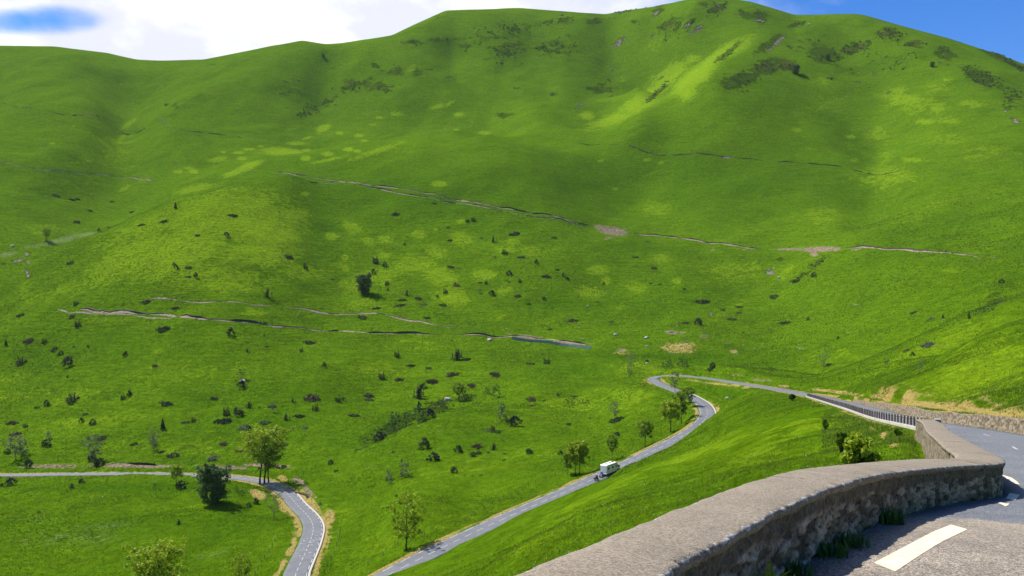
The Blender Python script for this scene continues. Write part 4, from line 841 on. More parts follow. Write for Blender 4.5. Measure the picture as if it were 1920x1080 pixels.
# bushes: (x, y, width) in crops of the picture with kind letters
KIND = {'m': ('mat', 'l_jun', 'low dark green juniper mat', 'juniper mat'), 'b': ('mat', 'l_brown', 'flat brown heather patch', 'heather patch'), 's': ('spiky', 'l_jun', 'dark spiky juniper', 'juniper bush'), 'r': ('round', 'l_con', 'round black-green bush', 'dark bush'),
        'o': ('round', 'l_jun', 'rounded olive bush', 'olive bush'), 'p': ('mat', 'l_pale', 'flat pale grey-green sprig patch', 'pale scrub'), 'g': ('open', 'l_pale', 'pale grey twiggy shrub', 'pale shrub'), 'l': ('open', 'l_dark', 'loose dark leafy shrub', 'leafy shrub'), 'y': ('open', 'l_mid', 'small fresh green shrub', 'green shrub')}
BL_ = []
def bl(x0, y0, s, txt):
    for t in txt.split():
        k = t[0]; a = [float(v) for v in t[1:].split(',')]; BL_.append((k, x0 + a[0] / s, y0 + a[1] / s, a[2] / s))
bl(0, 360, 3, 'm315,20,50 m404,44,40 m436,40,30 b630,54,28 m430,170,50 r557,222,26 m610,200,22 m1308,134,62 m925,166,48 m795,186,44 m1110,245,38 r1273,249,44 m397,400,55 s978,412,26 r992,430,36 m1063,427,50 r1100,477,34 m1062,477,36 b1622,365,62 s1716,430,38 g1768,412,26 s1508,588,54 m820,619,66 s427,636,38 m117,694,56 m405,701,60 s434,757,50 r692,640,12 b160,840,96 s250,848,36 m308,887,60 b415,870,30 s495,872,20 r342,915,40 s117,970,68 r385,981,78 r706,922,46 m917,774,96 r1298,808,62 m1478,738,56 m1738,850,80 s1695,900,30 s1393,898,26 r1822,981,34 y1355,1060,110 s382,1042,22 m505,106,30 m745,112,44 m20,405,26 b985,655,50 m1870,492,30 s1488,812,22 b870,980,50 r795,948,14 b1500,870,30')
bl(640, 360, 3, 's707,168,32 s742,164,36 b305,125,52 m520,66,34 m975,236,72 s857,280,36 r355,298,20 m1197,257,36 m610,273,34 b600,200,26 s190,400,50 r245,417,40 s917,350,44 m1013,369,54 r1097,400,36 m612,422,46 r180,457,34 r945,467,44 b1150,478,64 m1215,438,32 s1250,474,30 r1272,494,24 m1655,367,44 m1758,429,40 s1005,508,28 m943,506,28 m780,510,28 r815,517,26 s258,522,36 r262,555,22 s583,570,36 b650,526,48 s640,520,22 g778,572,36 r848,582,46 s372,580,38 r540,592,22 b432,600,54 m343,609,50 m330,640,66 p465,636,56 m572,638,50 r1140,606,32 m1055,631,32 s1475,520,26 m1440,620,26 b993,586,50 b1300,724,76 m1170,774,40 m200,656,56 m118,706,66 m480,710,50 s312,928,42 s650,940,80 m700,945,66 s1155,966,54 m1065,968,60 m390,979,58 b490,992,46 b625,1030,92 b860,1030,92 s225,1050,52 b325,1057,66 b510,1070,84 r865,370,16 m790,260,20 m1720,280,26 m1740,515,26 m1790,520,24 b1520,730,36 s620,840,18 b1905,740,20')
bl(1280, 360, 3, 'm105,620,100 o85,745,60 m15,738,46 m315,648,50 m318,682,48 m275,717,64 m572,739,76 s707,722,26 m515,590,74 r738,478,40 m640,503,66 r1795,513,40 m1300,681,52 p1395,718,60 b1262,893,62 r1292,920,30 m1150,955,50 m160,990,54 p1378,864,112 r10,550,20 m555,822,24 r875,828,22 m225,664,36 b820,975,60 l20,990,50')
bl(0, 720, 3, 'm210,134,44 r262,124,48 s408,100,86 s690,88,46 r728,66,44 m480,170,42 r457,216,40 r520,226,42 m932,112,86 m1205,82,58 b70,222,76 s140,244,34 b90,284,80 g270,310,60 r262,348,60 s915,245,20 m1045,216,54 s1087,212,36 s1270,176,60 s1330,160,50 o1350,180,60 m1260,210,110 s1400,130,46 r1460,134,14 b1755,80,112 s1648,100,30 b1530,130,60 s1775,148,50 s1612,200,46 m1680,184,72 s1900,100,46 p1385,245,100 p1490,220,76 r1540,274,60 p1720,250,60 b1255,340,74 b1600,345,64 m755,340,50 r40,390,46 s75,360,30 g125,400,90 l135,430,70 r165,470,60 r520,428,70 r565,460,72 b575,305,66 m975,402,82 m905,385,44 r1360,24,60 b1355,375,70 g860,340,70 l875,372,34 b1420,400,60 m1590,470,80 p1200,425,110 o1860,450,40 m1890,490,40')
bl(0, 720, 3, 'r62,570,76 r405,585,36 r460,558,38 y398,545,26 l870,590,38 r1020,590,66 l1328,606,40 r1400,690,34 r1440,672,44 s220,727,22 s1005,790,36 l950,595,20 y700,580,30 y600,560,26 y1700,500,26 y1560,720,40 r10,575,26 l1360,625,40')  # one dark round bush stands in for the small roadside tree's shadow
bl(640, 720, 3, 'r10,92,26 s435,75,82 r462,24,48 b155,68,76 m155,92,70 b730,10,72 l690,80,66 r440,122,30 l440,215,112 r500,190,70 o215,318,92 l300,262,120 l370,236,80 l560,140,70 g905,200,100 r975,235,100 m870,270,76 s850,262,40 b1068,86,70 b1072,122,36 s1218,66,24 m1310,72,50 m1550,205,112 b1278,228,48 r1552,294,40 o470,364,92 r518,428,80 o655,380,62 b765,352,78 s770,395,42 o740,408,46 s855,368,44 b825,388,40 b920,394,36 m917,430,34 o1055,390,50 o635,500,54 m785,514,34 g265,540,76 g355,520,100 g280,560,50 r1232,396,34 m1270,445,60 p820,265,60 b290,385,40 b300,600,10 m1140,95,26 l870,75,80 l820,60,60 m70,180,80 o240,300,40 y1000,620,14 r1400,195,12')
bl(1080, 640, 6, 'l590,380,80 l620,370,60 r1540,300,90 l1180,290,110 l1050,300,120 l980,290,60 o800,230,50 r190,590,14 r160,875,16 y1730,650,30')
def region(px, py):
    if py < 330: return 'on the high far slopes'
    if px > 1560: return 'on the right hand meadow slope'
    if px > 1270: return 'in the gully meadow behind the hairpin' if py < 640 else 'on the flat meadow beside the hairpin'
    if py > 890 and px < 560: return 'in the field below the straight lower road'
    gy = 600 + 35 * (px / 900)
    if py < 560 and px < 560: return 'on the sunlit flank of the left spur'
    if py < gy - 4: return 'on the patchy hill between the two dirt tracks'
    crest = np.interp(px, [540, 600, 700, 780, 900, 1100, 1200], [890, 884, 832, 795, 757, 722, 700])
    if px > 540 and py > crest: return 'on the rise beside the descending road'
    if px > 540 and py > crest - 55 and px < 860: return 'along the scrubby stream gully'
    if py < 720: return 'just below the long dirt track'
    return 'on the tussocky slope above the straight lower road' if px < 640 else 'on the lower slope right of the ashes'
from collections import Counter, defaultdict
cnt = defaultdict(list)
for n_, (k, px, py, w_) in enumerate(BL_):
    sz = 'small' if w_ < 11 else 'medium sized' if w_ < 20 else 'large'
    cnt[(k, sz, region(px, py))].append((px, py, w_, n_))
ORD = 'leftmost second third fourth fifth sixth seventh eighth ninth tenth eleventh twelfth thirteenth fourteenth fifteenth sixteenth seventeenth eighteenth nineteenth twentieth'.split()
NUM = 'zero one two three four five six seven eight nine ten eleven twelve thirteen fourteen fifteen sixteen seventeen eighteen nineteen twenty'.split()
for (k, sz, rg), L in cnt.items():
    kind, m_, adj, cat = KIND[k]; L.sort()
    words = adj.split(); art = sz + ' ' + adj
    for j, (px, py, w_, n_) in enumerate(L):
        p = hit(px, py); sd = 3 * list(KIND).index(k) + n_ % 3; o = bpy.data.objects.new(cat.replace(' ', '_'), bush_mesh(kind, m_, sd)); C.objects.link(o)
        ww = w_ / FOC * p.y * 1.05; v = .85 + .3 * ((n_ * 37) % 11) / 10; o.scale = (ww, ww * .85, ww * v); nx = (n_ * 1.7) % 6.28; o.location = (p.x, p.y, p.z - .04 * ww)
        o.rotation_euler = (0, 0, nx if kind in ('round', 'open') else ((n_ % 5) - 2) * .25)
        gtx = (tz(p.x + 2, p.y) - tz(p.x - 2, p.y)) / 4; gty = (tz(p.x, p.y + 2) - tz(p.x, p.y - 2)) / 4
        if kind == 'mat':
            q = Vector((-gtx, -gty, 1)).to_track_quat('Z', 'Y'); o.rotation_euler = (q @ __import__('mathutils').Euler((0, 0, o.rotation_euler[2] )).to_quaternion()).to_euler()
        if len(L) == 1: lab = f'{art} {rg}, the only one of its kind there'
        elif len(L) == 2: lab = f'{art} {rg}, {"left" if j == 0 else "right"} of the two'
        elif len(L) == 3: lab = f'{art} {rg}, {("left", "middle", "right")[j]} of three'
        else: lab = f'{art} {rg}, {ORD[j]} of {NUM[len(L)]} from the left'
        if len(lab.split()) > 16: lab = ' '.join(lab.replace('medium sized', 'medium').split()[:16])
        tag(o, lab, 'bush', f'{adj} bushes {rg}'[:60] if len(L) > 1 else None)

# ------------------------------------------------------------------ dirt tracks with their dark cut banks
M_['dirt'] = mat('trodden_stony_earth', (.235, .185, .130), .95, .55, 1.1, .6, 3, bdist=.1)
M_['bank'] = mat('dark_cut_turf_bank', (.060, .058, .026), .95, .5, 1.5, .8, 3, bdist=.15)  # soil coloured dark to carry the shade of the undercut lip
def track(px_pts, wd, bh, seed, path=True, gap=.2, bank=True, blab=None):
    w3 = [hit(a, b) for a, b in px_pts]; c = catmull([tuple(p) for p in w3], 1.3); n_ = len(c); s_ = np.arange(n_) * 1.3
    d = np.gradient(c[:, :2], axis=0); d /= np.linalg.norm(d, axis=1)[:, None] + 1e-9; up = np.stack([-d[:, 1], d[:, 0]], 1); up *= np.sign(up[:, 1:2] + 1e-6)
    wv = fbm(s_ / 7, s_ * 0, seed, 3); wig = 1.0 * fbm(s_ / 11, s_ * 0 + 5, seed + 3, 3); w_ = wd * np.clip(.55 + 1.4 * wv + (1 - gap) * .5, .0, 1.8); hb = bh * np.clip(.7 + 1.5 * fbm(s_ / 9, s_ * 0 + 2, seed + 5, 3), .3 if path else .03, 1.6)
    taper = np.minimum(1, np.minimum(np.arange(n_), np.arange(n_)[::-1]) / 8.0); w_ *= taper; hb *= taper; hb = np.where(fbm(s_ / 14, s_ * 0 + 8, seed + 7, 3) < (-.42 if path else -.06), -.3, hb)
    def ring(off, dz): return [(c[i, 0] + up[i, 0] * (off[i] + wig[i]), c[i, 1] + up[i, 1] * (off[i] + wig[i]), 0, dz[i]) for i in range(n_)]
    def mesh(name, prof, m_):
        V = []
        rs = [ring(o_, z_) for o_, z_ in prof]
        for i in range(n_):
            for r_ in rs: x, y, _, dz = r_[i]; V.append((x, y, tz(x, y) + dz))
        o = np_mesh(name, V, grid_faces(n_, len(prof), True), m_, {'tone': np.zeros(len(V))}, smooth=False); o['kind'] = 'structure'; return o
    j1 = .25 * vnoise(s_ * .9, s_ * 0, seed + 9); z0 = s_ * 0
    if path: mesh('dirt_track', [(-w_ * .5 + j1, z0 - .2), (-w_ * .42 + j1, z0 + .10), (w_ * .0, z0 + .09), (w_ * .5, z0 + .05)], M_['dirt'])
    if bank: mesh('track_bank', [(w_ * .5 - .05, z0 - .3), (w_ * .5 + .0, hb * .5), (w_ * .5 - .22 * bh + j1, hb), (w_ * .5 + .5 * bh + .3, hb * .55), (w_ * .5 + .9 * bh + .8, z0 - .3)], M_['bank'])
track([(150, 580), (190, 586), (250, 588), (310, 590), (335, 594), (370, 597), (430, 602), (480, 607), (520, 613), (580, 617), (640, 621), (700, 625), (760, 626), (820, 627)], 1.9, 1.0, 3)
track([(845, 626), (880, 628), (920, 632), (945, 632), (985, 631), (1030, 637), (1080, 644), (1110, 647)], 1.6, .9, 13)
track([(105, 578), (140, 586), (175, 590), (260, 594), (330, 598)], .9, .2, 23, bank=False)
track([(275, 560), (330, 562), (420, 566), (470, 571), (515, 574)], 1.1, .35, 33)
track([(533, 576), (570, 580), (600, 586), (640, 590), (690, 588), (740, 595), (790, 603), (820, 610), (862, 616)], 1.5, .35, 43)
track([(515, 321), (540, 325), (570, 330), (620, 338), (680, 345), (735, 352), (790, 361), (840, 372), (880, 378), (940, 390), (1000, 401), (1060, 412), (1110, 423)], 1.3, 1.0, 53)
track([(545, 332), (620, 343), (700, 353), (780, 368), (860, 382), (930, 395), (1000, 407), (1100, 425)], 1.2, .9, 58, gap=.5)
track([(1190, 438), (1240, 443), (1290, 449), (1340, 457), (1390, 463), (1430, 467)], 1.8, 1.1, 63)
track([(1585, 467), (1610, 463), (1650, 467), (1690, 468), (1720, 471), (1760, 473), (1810, 478), (1845, 482)], 1.5, 1.0, 73)
track([(0, 302), (40, 312), (90, 319), (150, 325), (230, 332), (290, 340)], 1.0, .5, 83, gap=.7)
track([(0, 195), (60, 203), (130, 217), (200, 228), (280, 235), (330, 243), (400, 251), (470, 260)], .8, .9, 93, gap=1, path=False)
track([(1080, 268), (1140, 272), (1200, 281), (1280, 290), (1360, 295), (1440, 302), (1540, 309), (1690, 318)], .9, .9, 103, gap=.8, path=False)
track([(180, 874), (260, 872), (330, 872), (400, 874), (470, 880)], .3, 1.0, 113, path=False)
track([(540, 918), (556, 924), (575, 934), (590, 943)], .6, .9, 123, path=False)

# ------------------------------------------------------------------ rocks, picnic benches, fences, sign
M_['rock'] = mat('pale_limestone', (.42, .39, .34), .9, .3, 1.5, .6, 5, bdist=.1)
def rock(px, py, w_, label, group, seed, m_='rock', flat=.6):
    p = hit(px, py); ww = w_ / FOC * p.y; r_ = np.random.RandomState(seed); mb = MB(); vs = []; rings = 5; sg = 8
    for a in range(rings):
        for b in range(sg):
            ph = math.pi * (a + .5) / rings; t = 2 * math.pi * b / sg; k = .5 * (1 + .35 * (r_.rand() - .5)); vs.append((p.x + ww * k * math.sin(ph) * math.cos(t), p.y + ww * k * .8 * math.sin(ph) * math.sin(t), p.z + ww * flat * (k * math.cos(ph) + .15)))
    fs = [(a * sg + b, a * sg + (b + 1) % sg, (a + 1) * sg + (b + 1) % sg, (a + 1) * sg + b) for a in range(rings - 1) for b in range(sg)] + [tuple(range(sg))[::-1], tuple((rings - 1) * sg + b for b in range(sg))]
    me = bpy.data.meshes.new('rock'); me.from_pydata([(v[0] - p.x, v[1] - p.y, v[2] - p.z) for v in vs], [], fs); me.materials.append(M_[m_]); o = bpy.data.objects.new('rock', me); C.objects.link(o); o.location = p; tag(o, label, 'rock', group)
for i, a in enumerate([(1212, 634, 9, 'flat pale rock on the meadow left of the picnic benches'), (1213, 650, 7, 'small pale rock at the left end of the dry grass patch'), (1277, 649, 7, 'grey boulder in the middle of the dry grass patch'), (1250, 656, 4, 'tiny white stone in the dry grass patch'), (1260, 662, 4.5, 'dark little stone at the lower edge of the dry grass patch'),
    (1213, 682, 6, 'white stone just above the hairpin beside a dark shrub'), (1394, 648, 4.5, 'white stone on the meadow furthest right of the benches'), (1269, 612, 3.5, 'white pebble above the picnic benches'), (1383, 664, 4, 'small white stone right of the bare soil scrapes'), (1102, 574, 4.5, 'white stone on the hill right of the light grass patches'), (1086, 615, 4, 'white stone on the hill above the blue netting'),
    (949, 617, 4, 'white stone above the dark track bank'), (1154, 628, 8, 'flat white rock right above the end of the dirt track'), (1092, 636, 5, 'white rock at the track edge over the netting'), (918, 638, 10, 'flat pale rock below the dirt track at its middle'), (1364, 747, 8, 'flat grey rock on the grass right of the upper bend'), (456, 716, 13, 'grey rocky lump with scrub on the slope above the straight lower road'),
    (840, 751, 16, 'pale flat rock at the head of the scrubby gully'), (785, 800, 4, 'white stone at the lower end of the scrubby gully'), (1148, 89, 4, 'white rock on the mountain right of the long shoulder'), (1147, 131, 5, 'bright white rock in the high green bowl'), (1162, 138, 3.5, 'smaller white rock right below the bright one in the high bowl'),
    (1430, 42, 6, 'bright boulder under the summit'), (1517, 46, 5, 'bright boulder right of the summit scree'), (886, 230, 3, 'lone white rock in the middle of the far slope'), (24, 462, 8, 'dark blue-grey rock by the stream at the left edge'), (192, 932, 3.5, 'white stone in the field below the straight lower road'), (1248, 980, 4, 'pale stone in the grass slope in front of the parapet'),
    (1770, 600, 3.5, 'white stone beside the tiny conifer'), (1553, 592, 3.5, 'pale stone on the right meadow'), (1415, 654, 3, 'pale stone low on the right meadow'), (1451, 504, 5, 'upper pale rock under the long soil scar'), (1446, 512, 5, 'lower pale rock under the long soil scar'), (1461, 521, 6, 'slanted pale rock right of the others under the long soil scar')]):
    rock(a[0], a[1], a[2], a[3], None, 100 + i)
M_['bench_w'] = mat('weathered_pale_wood', (.50, .42, .34), .8, .15, 3)
def bench_proto():
    root = empty('picnic_table', (0, 0, -500))
    mb = MB()
    for k in range(4): mb.box(-1.6, 1.6, -.40 + k * .205, -.22 + k * .205, .72, .77)
    mb.build('tabletop', M_['bench_w'], root)
    for sy in (-1, 1):
        mb = MB(); mb.box(-1.6, 1.6, sy * .75 - .14, sy * .75 + .14, .43, .48); mb.build('seat', M_['bench_w'], root)
    for sx_ in (-1.2, 1.2):
        mb = MB(); mb.tube([(sx_, -.7, 0), (sx_, -.28, .72)], [.05, .05], 4); mb.tube([(sx_, .7, 0), (sx_, .28, .72)], [.05, .05], 4); mb.box(sx_ - .04, sx_ + .04, -.85, .85, .36, .43); mb.build('leg', M_['bench_w'], root)
    return root
bp = bench_proto(); first = True
for a in [(1258, 623, 12, .1, 'pale wooden picnic table beside a bare soil scrape, left on the meadow'), (1320, 631, 14, -.15, 'pale wooden picnic table by a pinkish soil scrape, right of centre on the meadow'), (1284, 641, 9, -.5, 'small grey picnic table at the upper edge of the dry grass patch'), (1365, 646, 9, -.4, 'small grey picnic table furthest right on the meadow')]:
    o = bp if first else copy_tree(bp); first = False; p = hit(a[0], a[1]); o.location = p; k = a[2] / FOC * p.y / 3.2; o.scale = (k, k, k); o.rotation_euler = (0, 0, a[3]); tag(o, a[4], 'picnic table', 'picnic tables on the meadow')
M_['net'] = mat('blue_grey_safety_net', (.14, .22, .22), .8, .25, 2)
M_['pw'] = mat('weathered_fence_wood', (.11, .095, .075), .9, .2, 8)
def fence(px_pts, n_, h, label, name='wire_fence', net=False):
    w3 = [hit(a, b) for a, b in px_pts]; c = catmull([tuple(p) for p in w3], 1.0); root = empty(name, tuple(c[0])); tag(root, label, 'fence'); of = Vector(c[0]); tops = []
    for k in range(n_):
        p = c[int(round(k * (len(c) - 1) / (n_ - 1)))]; z = tz(p[0], p[1]); mb = MB(); q = Vector((p[0], p[1], z)) - of; mb.tube([q + Vector((0, 0, -.2)), q + Vector((.02 * (k % 3 - 1), 0, h))], [.085, .075], 5); mb.build('post', M_['pw'], root); tops.append(q)
    mb = MB()
    if net:
        for a, b in zip(tops[:-1], tops[1:]): mb.add([tuple(a + Vector((0, 0, .05))), tuple(b + Vector((0, 0, .05))), tuple(b + Vector((0, 0, h * .92))), tuple(a.lerp(b, .5) + Vector((0, 0, h * .82))), tuple(a + Vector((0, 0, h * .92)))], [(0, 1, 2, 3, 4)])
        mb.build('netting', M_['net'], root)
    else:
        for f in (.5, .92):
            for a, b in zip(tops[:-1], tops[1:]): mb.tube([a + Vector((0, 0, h * f)), a.lerp(b, .5) + Vector((0, 0, h * f - .04)), b + Vector((0, 0, h * f))], [.003] * 3, 3, cap=False)
        mb.build('wire', M_['galv'], root)
fence([(961, 636), (1000, 642), (1050, 648), (1108, 655)], 10, 2.0, 'blue-grey netting fence along the bank below the dirt track', 'netting_fence', True)
fence([(608, 1074), (622, 1048), (633, 1020), (638, 995)], 9, 1.2, 'row of thin wooden fence posts right of the lower bend')
fence([(478, 1078), (496, 1048), (508, 1030), (520, 1008)], 8, 1.1, 'row of thin wooden fence posts left of the lower bend')
fence([(690, 1060), (760, 1016), (830, 994), (920, 948), (1000, 908), (1060, 886)], 22, 1.0, 'long thin wire fence on wooden posts along the valley side of the descending road')
sg = hit(600, 955); root = empty('road_sign', tuple(sg), -.5); tag(root, 'grey back of a triangular road sign standing on the verge of the lower bend', 'road sign')
mb = MB(); mb.tube([(0, 0, -.3), (0, 0, 2.3)], [.04, .04], 8); mb.build('pole', M_['galv'], root)
M_['sgrey'] = mat('dark_grey_sign_back', (.12, .13, .14), .5)
mb = MB(); mb.prism([(-.62, 1.45), (.62, 1.45), (.66, 1.55), (.05, 2.6), (-.05, 2.6), (-.66, 1.55)], .045, .075); mb.build('sign_plate', M_['sgrey'], root)

# ------------------------------------------------------------------ motorhome and motorcycles
M_['van_w'] = mat('white_coach_paint', (.80, .78, .72), .35, spec=.5); M_['van_s'] = mat('cream_side_panel', (.62, .58, .50), .4, spec=.5); M_['glass'] = mat('dark_window_glass', (.03, .035, .045), .12, spec=.6)
M_['red'] = mat('orange_red_trim', (.45, .12, .04), .4); M_['blue'] = mat('blue_fabric', (.02, .05, .32), .7); M_['blk'] = mat('black_rubber', (.02, .02, .022), .7); M_['chrome'] = mat('bright_metal', (.6, .6, .6), .25, metal=.9)
M_['lamp_r'] = mat('red_tail_lens', (.5, .02, .02), .3); M_['lamp_w'] = mat('clear_headlamp_lens', (.8, .8, .78), .15); M_['helm'] = mat('white_helmet', (.8, .8, .8), .3); M_['jacket'] = mat('black_riding_suit', (.03, .03, .035), .6); M_['tan'] = mat('brown_riding_jacket', (.16, .09, .06), .7)
def wheel(root, x, y, r_, wd, name='wheel'):
    mt = Matrix.Translation((x, y, r_)) @ Matrix.Rotation(R(90), 4, 'X'); mb = MB(); mb.lathe([(r_ * .62, -wd / 2), (r_ * .93, -wd / 2), (r_, -wd * .3), (r_, wd * .3), (r_ * .93, wd / 2), (r_ * .62, wd / 2), (r_ * .62, -wd / 2)], 20, mt); t = mb.build(name, M_['blk'], root, True)
    mb = MB(); mb.lathe([(.001, -wd * .30), (r_ * .30, -wd * .34), (r_ * .62, -wd * .42), (r_ * .64, wd * .42), (r_ * .30, wd * .34), (.001, wd * .30)], 20, mt); mb.build('rim', M_['chrome'], t, True)
sM = None
im = near_s(*P(1140, 889, 232)[:2]); pm, dm, rm = rpos(RS[im], -1.2); ang = math.atan2(-dm.y, -dm.x)
mh = empty('motorhome', (pm.x, pm.y, rz(pm.x, pm.y, pm.z)), ang); mh.scale = (1.03,) * 3; mh.rotation_euler = (0, -math.atan2(2.6, 40), ang); tag(mh, 'white motorhome with cream sides driving up the descending road', 'motorhome')
mb = MB(); mb.prism([(-3.6, .55), (1.7, .55), (1.7, 1.0), (2.2, 1.0), (3.25, 1.05), (3.45, 1.25), (3.35, 1.55), (2.75, 1.75), (2.15, 2.35), (1.9, 2.95), (1.5, 3.05), (-3.45, 3.05), (-3.6, 2.9)], -1.12, 1.12); body = mb.build('body', M_['van_s'], mh, bevel=.06)
mb = MB(); mb.prism([(-3.62, 2.86), (1.95, 2.86), (1.93, 2.98), (1.5, 3.12), (-3.45, 3.12), (-3.62, 3.0)], -1.15, 1.15); rf = mb.build('roof', M_['van_w'], mh, bevel=.05)
for x_ in (-2.2, -.4, .9):
    mb = MB(); mb.box(x_ - .28, x_ + .28, -.3, .3, 3.11, 3.22); mb.build('roof_hatch', M_['glass'], rf, bevel=.03)
mb = MB(); mb.box(-3.645, -3.60, -1.08, 1.08, .6, 2.84); mb.build('rear_panel', M_['van_w'], mh)
mb = MB()
for sy in (-1, 1): mb.box(-3.55, 1.85, sy * 1.125 - .012, sy * 1.125 + .012, 2.72, 2.84)
mb.build('trim_stripe', M_['red'], mh)
for x0_, x1_ in ((-3.0, -2.2), (-1.0, -.2), (.9, 1.5)):
    for sy in (-1, 1):
        mb = MB(); mb.box(x0_, x1_, sy * 1.128 - .015, sy * 1.128 + .015, 1.75, 2.35); mb.build('window', M_['glass'], mh)
mb = MB(); mb.box(-2.0, -1.35, -1.145, -1.115, .75, 2.5); dr = mb.build('door', M_['van_w'], mh); mb = MB(); mb.box(-1.46, -1.40, -1.17, -1.14, 1.5, 1.62); mb.build('handle', M_['blk'], dr)
mb = MB(); mb.add([(2.17, -1.0, 2.28), (2.17, 1.0, 2.28), (2.74, 1.02, 1.80), (2.74, -1.02, 1.80)], [(0, 1, 2, 3), (3, 2, 1, 0)]); o = mb.build('windscreen', M_['glass'], mh); o.location = (.03, 0, .02)
for sy in (-1, 1):
    mb = MB(); mb.prism([(1.95, 1.45), (2.75, 1.45), (2.65, 1.72), (2.15, 2.2), (1.95, 2.2)], sy * 1.128 - .015, sy * 1.128 + .015); mb.build('cab_window', M_['glass'], mh)
    mb = MB(); mb.box(3.38, 3.47, sy * .85 - .16, sy * .85 + .16, 1.16, 1.36); mb.build('headlight', M_['lamp_w'], mh); mb = MB(); mb.box(-3.67, -3.62, sy * .95 - .08, sy * .95 + .08, .85, 1.25); mb.build('tail_light', M_['lamp_r'], mh)
    mb = MB(); mb.box(2.5, 2.62, sy * 1.3 - .09, sy * 1.3 + .09, 1.7, 2.05); mb.tube([(2.5, sy * 1.1, 1.75), (2.56, sy * 1.25, 1.85)], [.02, .02], 5); mb.build('mirror', M_['blk'], mh)
    wheel(mh, 2.35, sy * .98, .36, .22); wheel(mh, -2.1, sy * .98, .36, .22)
mb = MB(); mb.box(-3.55, 3.3, -1.05, 1.05, .36, .56); mb.build('underbody', M_['blk'], mh); mb = MB(); mb.box(3.3, 3.5, -1.08, 1.08, .55, .85); mb.box(-3.72, -3.6, -1.1, 1.1, .5, .68); mb.build('bumper', M_['van_w'], mh)
def moto(px, py, Y, off, lab, body_m):
    i = near_s(*P(px, py, Y)[:2]); p, d, r_ = rpos(RS[i], off); a = math.atan2(-d.y, -d.x); root = empty('motorcycle', (p.x, p.y, rz(p.x, p.y, p.z)), a); tag(root, lab, 'motorcycle')
    wheel(root, .78, 0, .33, .13); wheel(root, -.72, 0, .33, .17)
    mb = MB(); mb.tube([(.78, -.08, .33), (.55, -.08, .95)], [.03, .03], 6); mb.tube([(.78, .08, .33), (.55, .08, .95)], [.03, .03], 6); mb.build('fork', M_['chrome'], root)
    mb = MB(); mb.tube([(-.72, 0, .33), (-.2, 0, .45), (.2, 0, .4)], [.06, .07, .06], 6); mb.box(-.25, .35, -.2, .2, .28, .62); mb.build('engine', M_['blk'], root, bevel=.04)
    mb = MB(); mb.prism([(-.05, .68), (.5, .72), (.62, .95), (.35, 1.08), (0, .95)], -.17, .17); mb.build('fuel_tank', M_[body_m], root, bevel=.06)
    mb = MB(); mb.prism([(-.75, .78), (0, .74), (.02, .86), (-.4, .88), (-.8, .95)], -.14, .14); mb.build('saddle', M_['blk'], root, bevel=.03)
    mb = MB(); mb.prism([(.5, .9), (.72, .95), (.62, 1.3), (.55, 1.3)], -.16, .16); mb.build('fairing', M_[body_m], root, bevel=.03); mb = MB(); mb.tube([(.45, -.38, 1.05), (.55, 0, 1.0), (.45, .38, 1.05)], [.018] * 3, 6); mb.build('handlebar', M_['blk'], root)
    mb = MB(); mb.box(.68, .74, -.09, .09, .95, 1.08); mb.build('headlight', M_['lamp_w'], root)
    for sy in (-1, 1): mb = MB(); mb.box(-.85, -.35, sy * .33 - .12, sy * .33 + .12, .5, .82); mb.build('pannier', M_['van_w' if body_m == 'blue' else 'blk'], root, bevel=.03)
    return root
def rider(root, jm, hm, lab):
    pr = empty('person', tuple(root.location), root.rotation_euler[2]); tag(pr, lab, 'person')
    J = {'pel': (-.22, 0, .95, .15), 'ch': (-.08, 0, 1.28, .17), 'nk': (0, 0, 1.50, .07), 'hd': (.04, 0, 1.62, .09)}
    for sy, n_ in ((-1, 'l'), (1, 'r')): J.update({'sh' + n_: (-.04, sy * .2, 1.42, .07), 'el' + n_: (.15, sy * .34, 1.18, .05), 'wr' + n_: (.42, sy * .34, 1.08, .035), 'hp' + n_: (-.18, sy * .14, .93, .10), 'kn' + n_: (.22, sy * .24, .78, .07), 'an' + n_: (-.1, sy * .22, .40, .05), 'to' + n_: (.1, sy * .22, .34, .04)})
    K = list(J); E_ = [('pel', 'ch'), ('ch', 'nk'), ('nk', 'hd')] + [e for n_ in 'lr' for e in (('ch', 'sh' + n_), ('sh' + n_, 'el' + n_), ('el' + n_, 'wr' + n_), ('pel', 'hp' + n_), ('hp' + n_, 'kn' + n_), ('kn' + n_, 'an' + n_), ('an' + n_, 'to' + n_))]
    for n_, sy in (('l', -1), ('r', 1)):                 # fingers closed round the grip
        for f in range(5): J[f'fa{n_}{f}'] = (.47 - .012 * (f == 4), sy * (.30 + .022 * f), 1.085 + (.0 if f < 4 else -.02), .010); J[f'fb{n_}{f}'] = (.485, sy * (.30 + .022 * f), 1.045, .009); E_ += [('wr' + n_, f'fa{n_}{f}'), (f'fa{n_}{f}', f'fb{n_}{f}')]
    K = list(J); me = bpy.data.meshes.new('body'); me.from_pydata([J[k][:3] for k in K], [(K.index(a), K.index(b)) for a, b in E_], []); me.materials.append(M_[jm]); o = bpy.data.objects.new('body', me); C.objects.link(o); o.parent = pr
    md = o.modifiers.new('skin', 'SKIN'); sk = me.skin_vertices[0] if len(me.skin_vertices) else None
    if sk:
        for i, k in enumerate(K): sk.data[i].radius = (J[k][3],) * 2; sk.data[i].use_root = (k == 'pel')
    o.modifiers.new('sub', 'SUBSURF').levels = 1
    mb = MB(); mb.lathe([(.001, -.14), (.10, -.13), (.135, -.04), (.14, .04), (.11, .11), (.05, .145), (.001, .15)], 14, Matrix.Translation((.05, 0, 1.64))); h = mb.build('helmet', M_[hm], pr, True)
    mb = MB(); mb.box(.165, .19, -.08, .08, 1.60, 1.68); mb.build('visor', M_['glass'], h, bevel=.01)
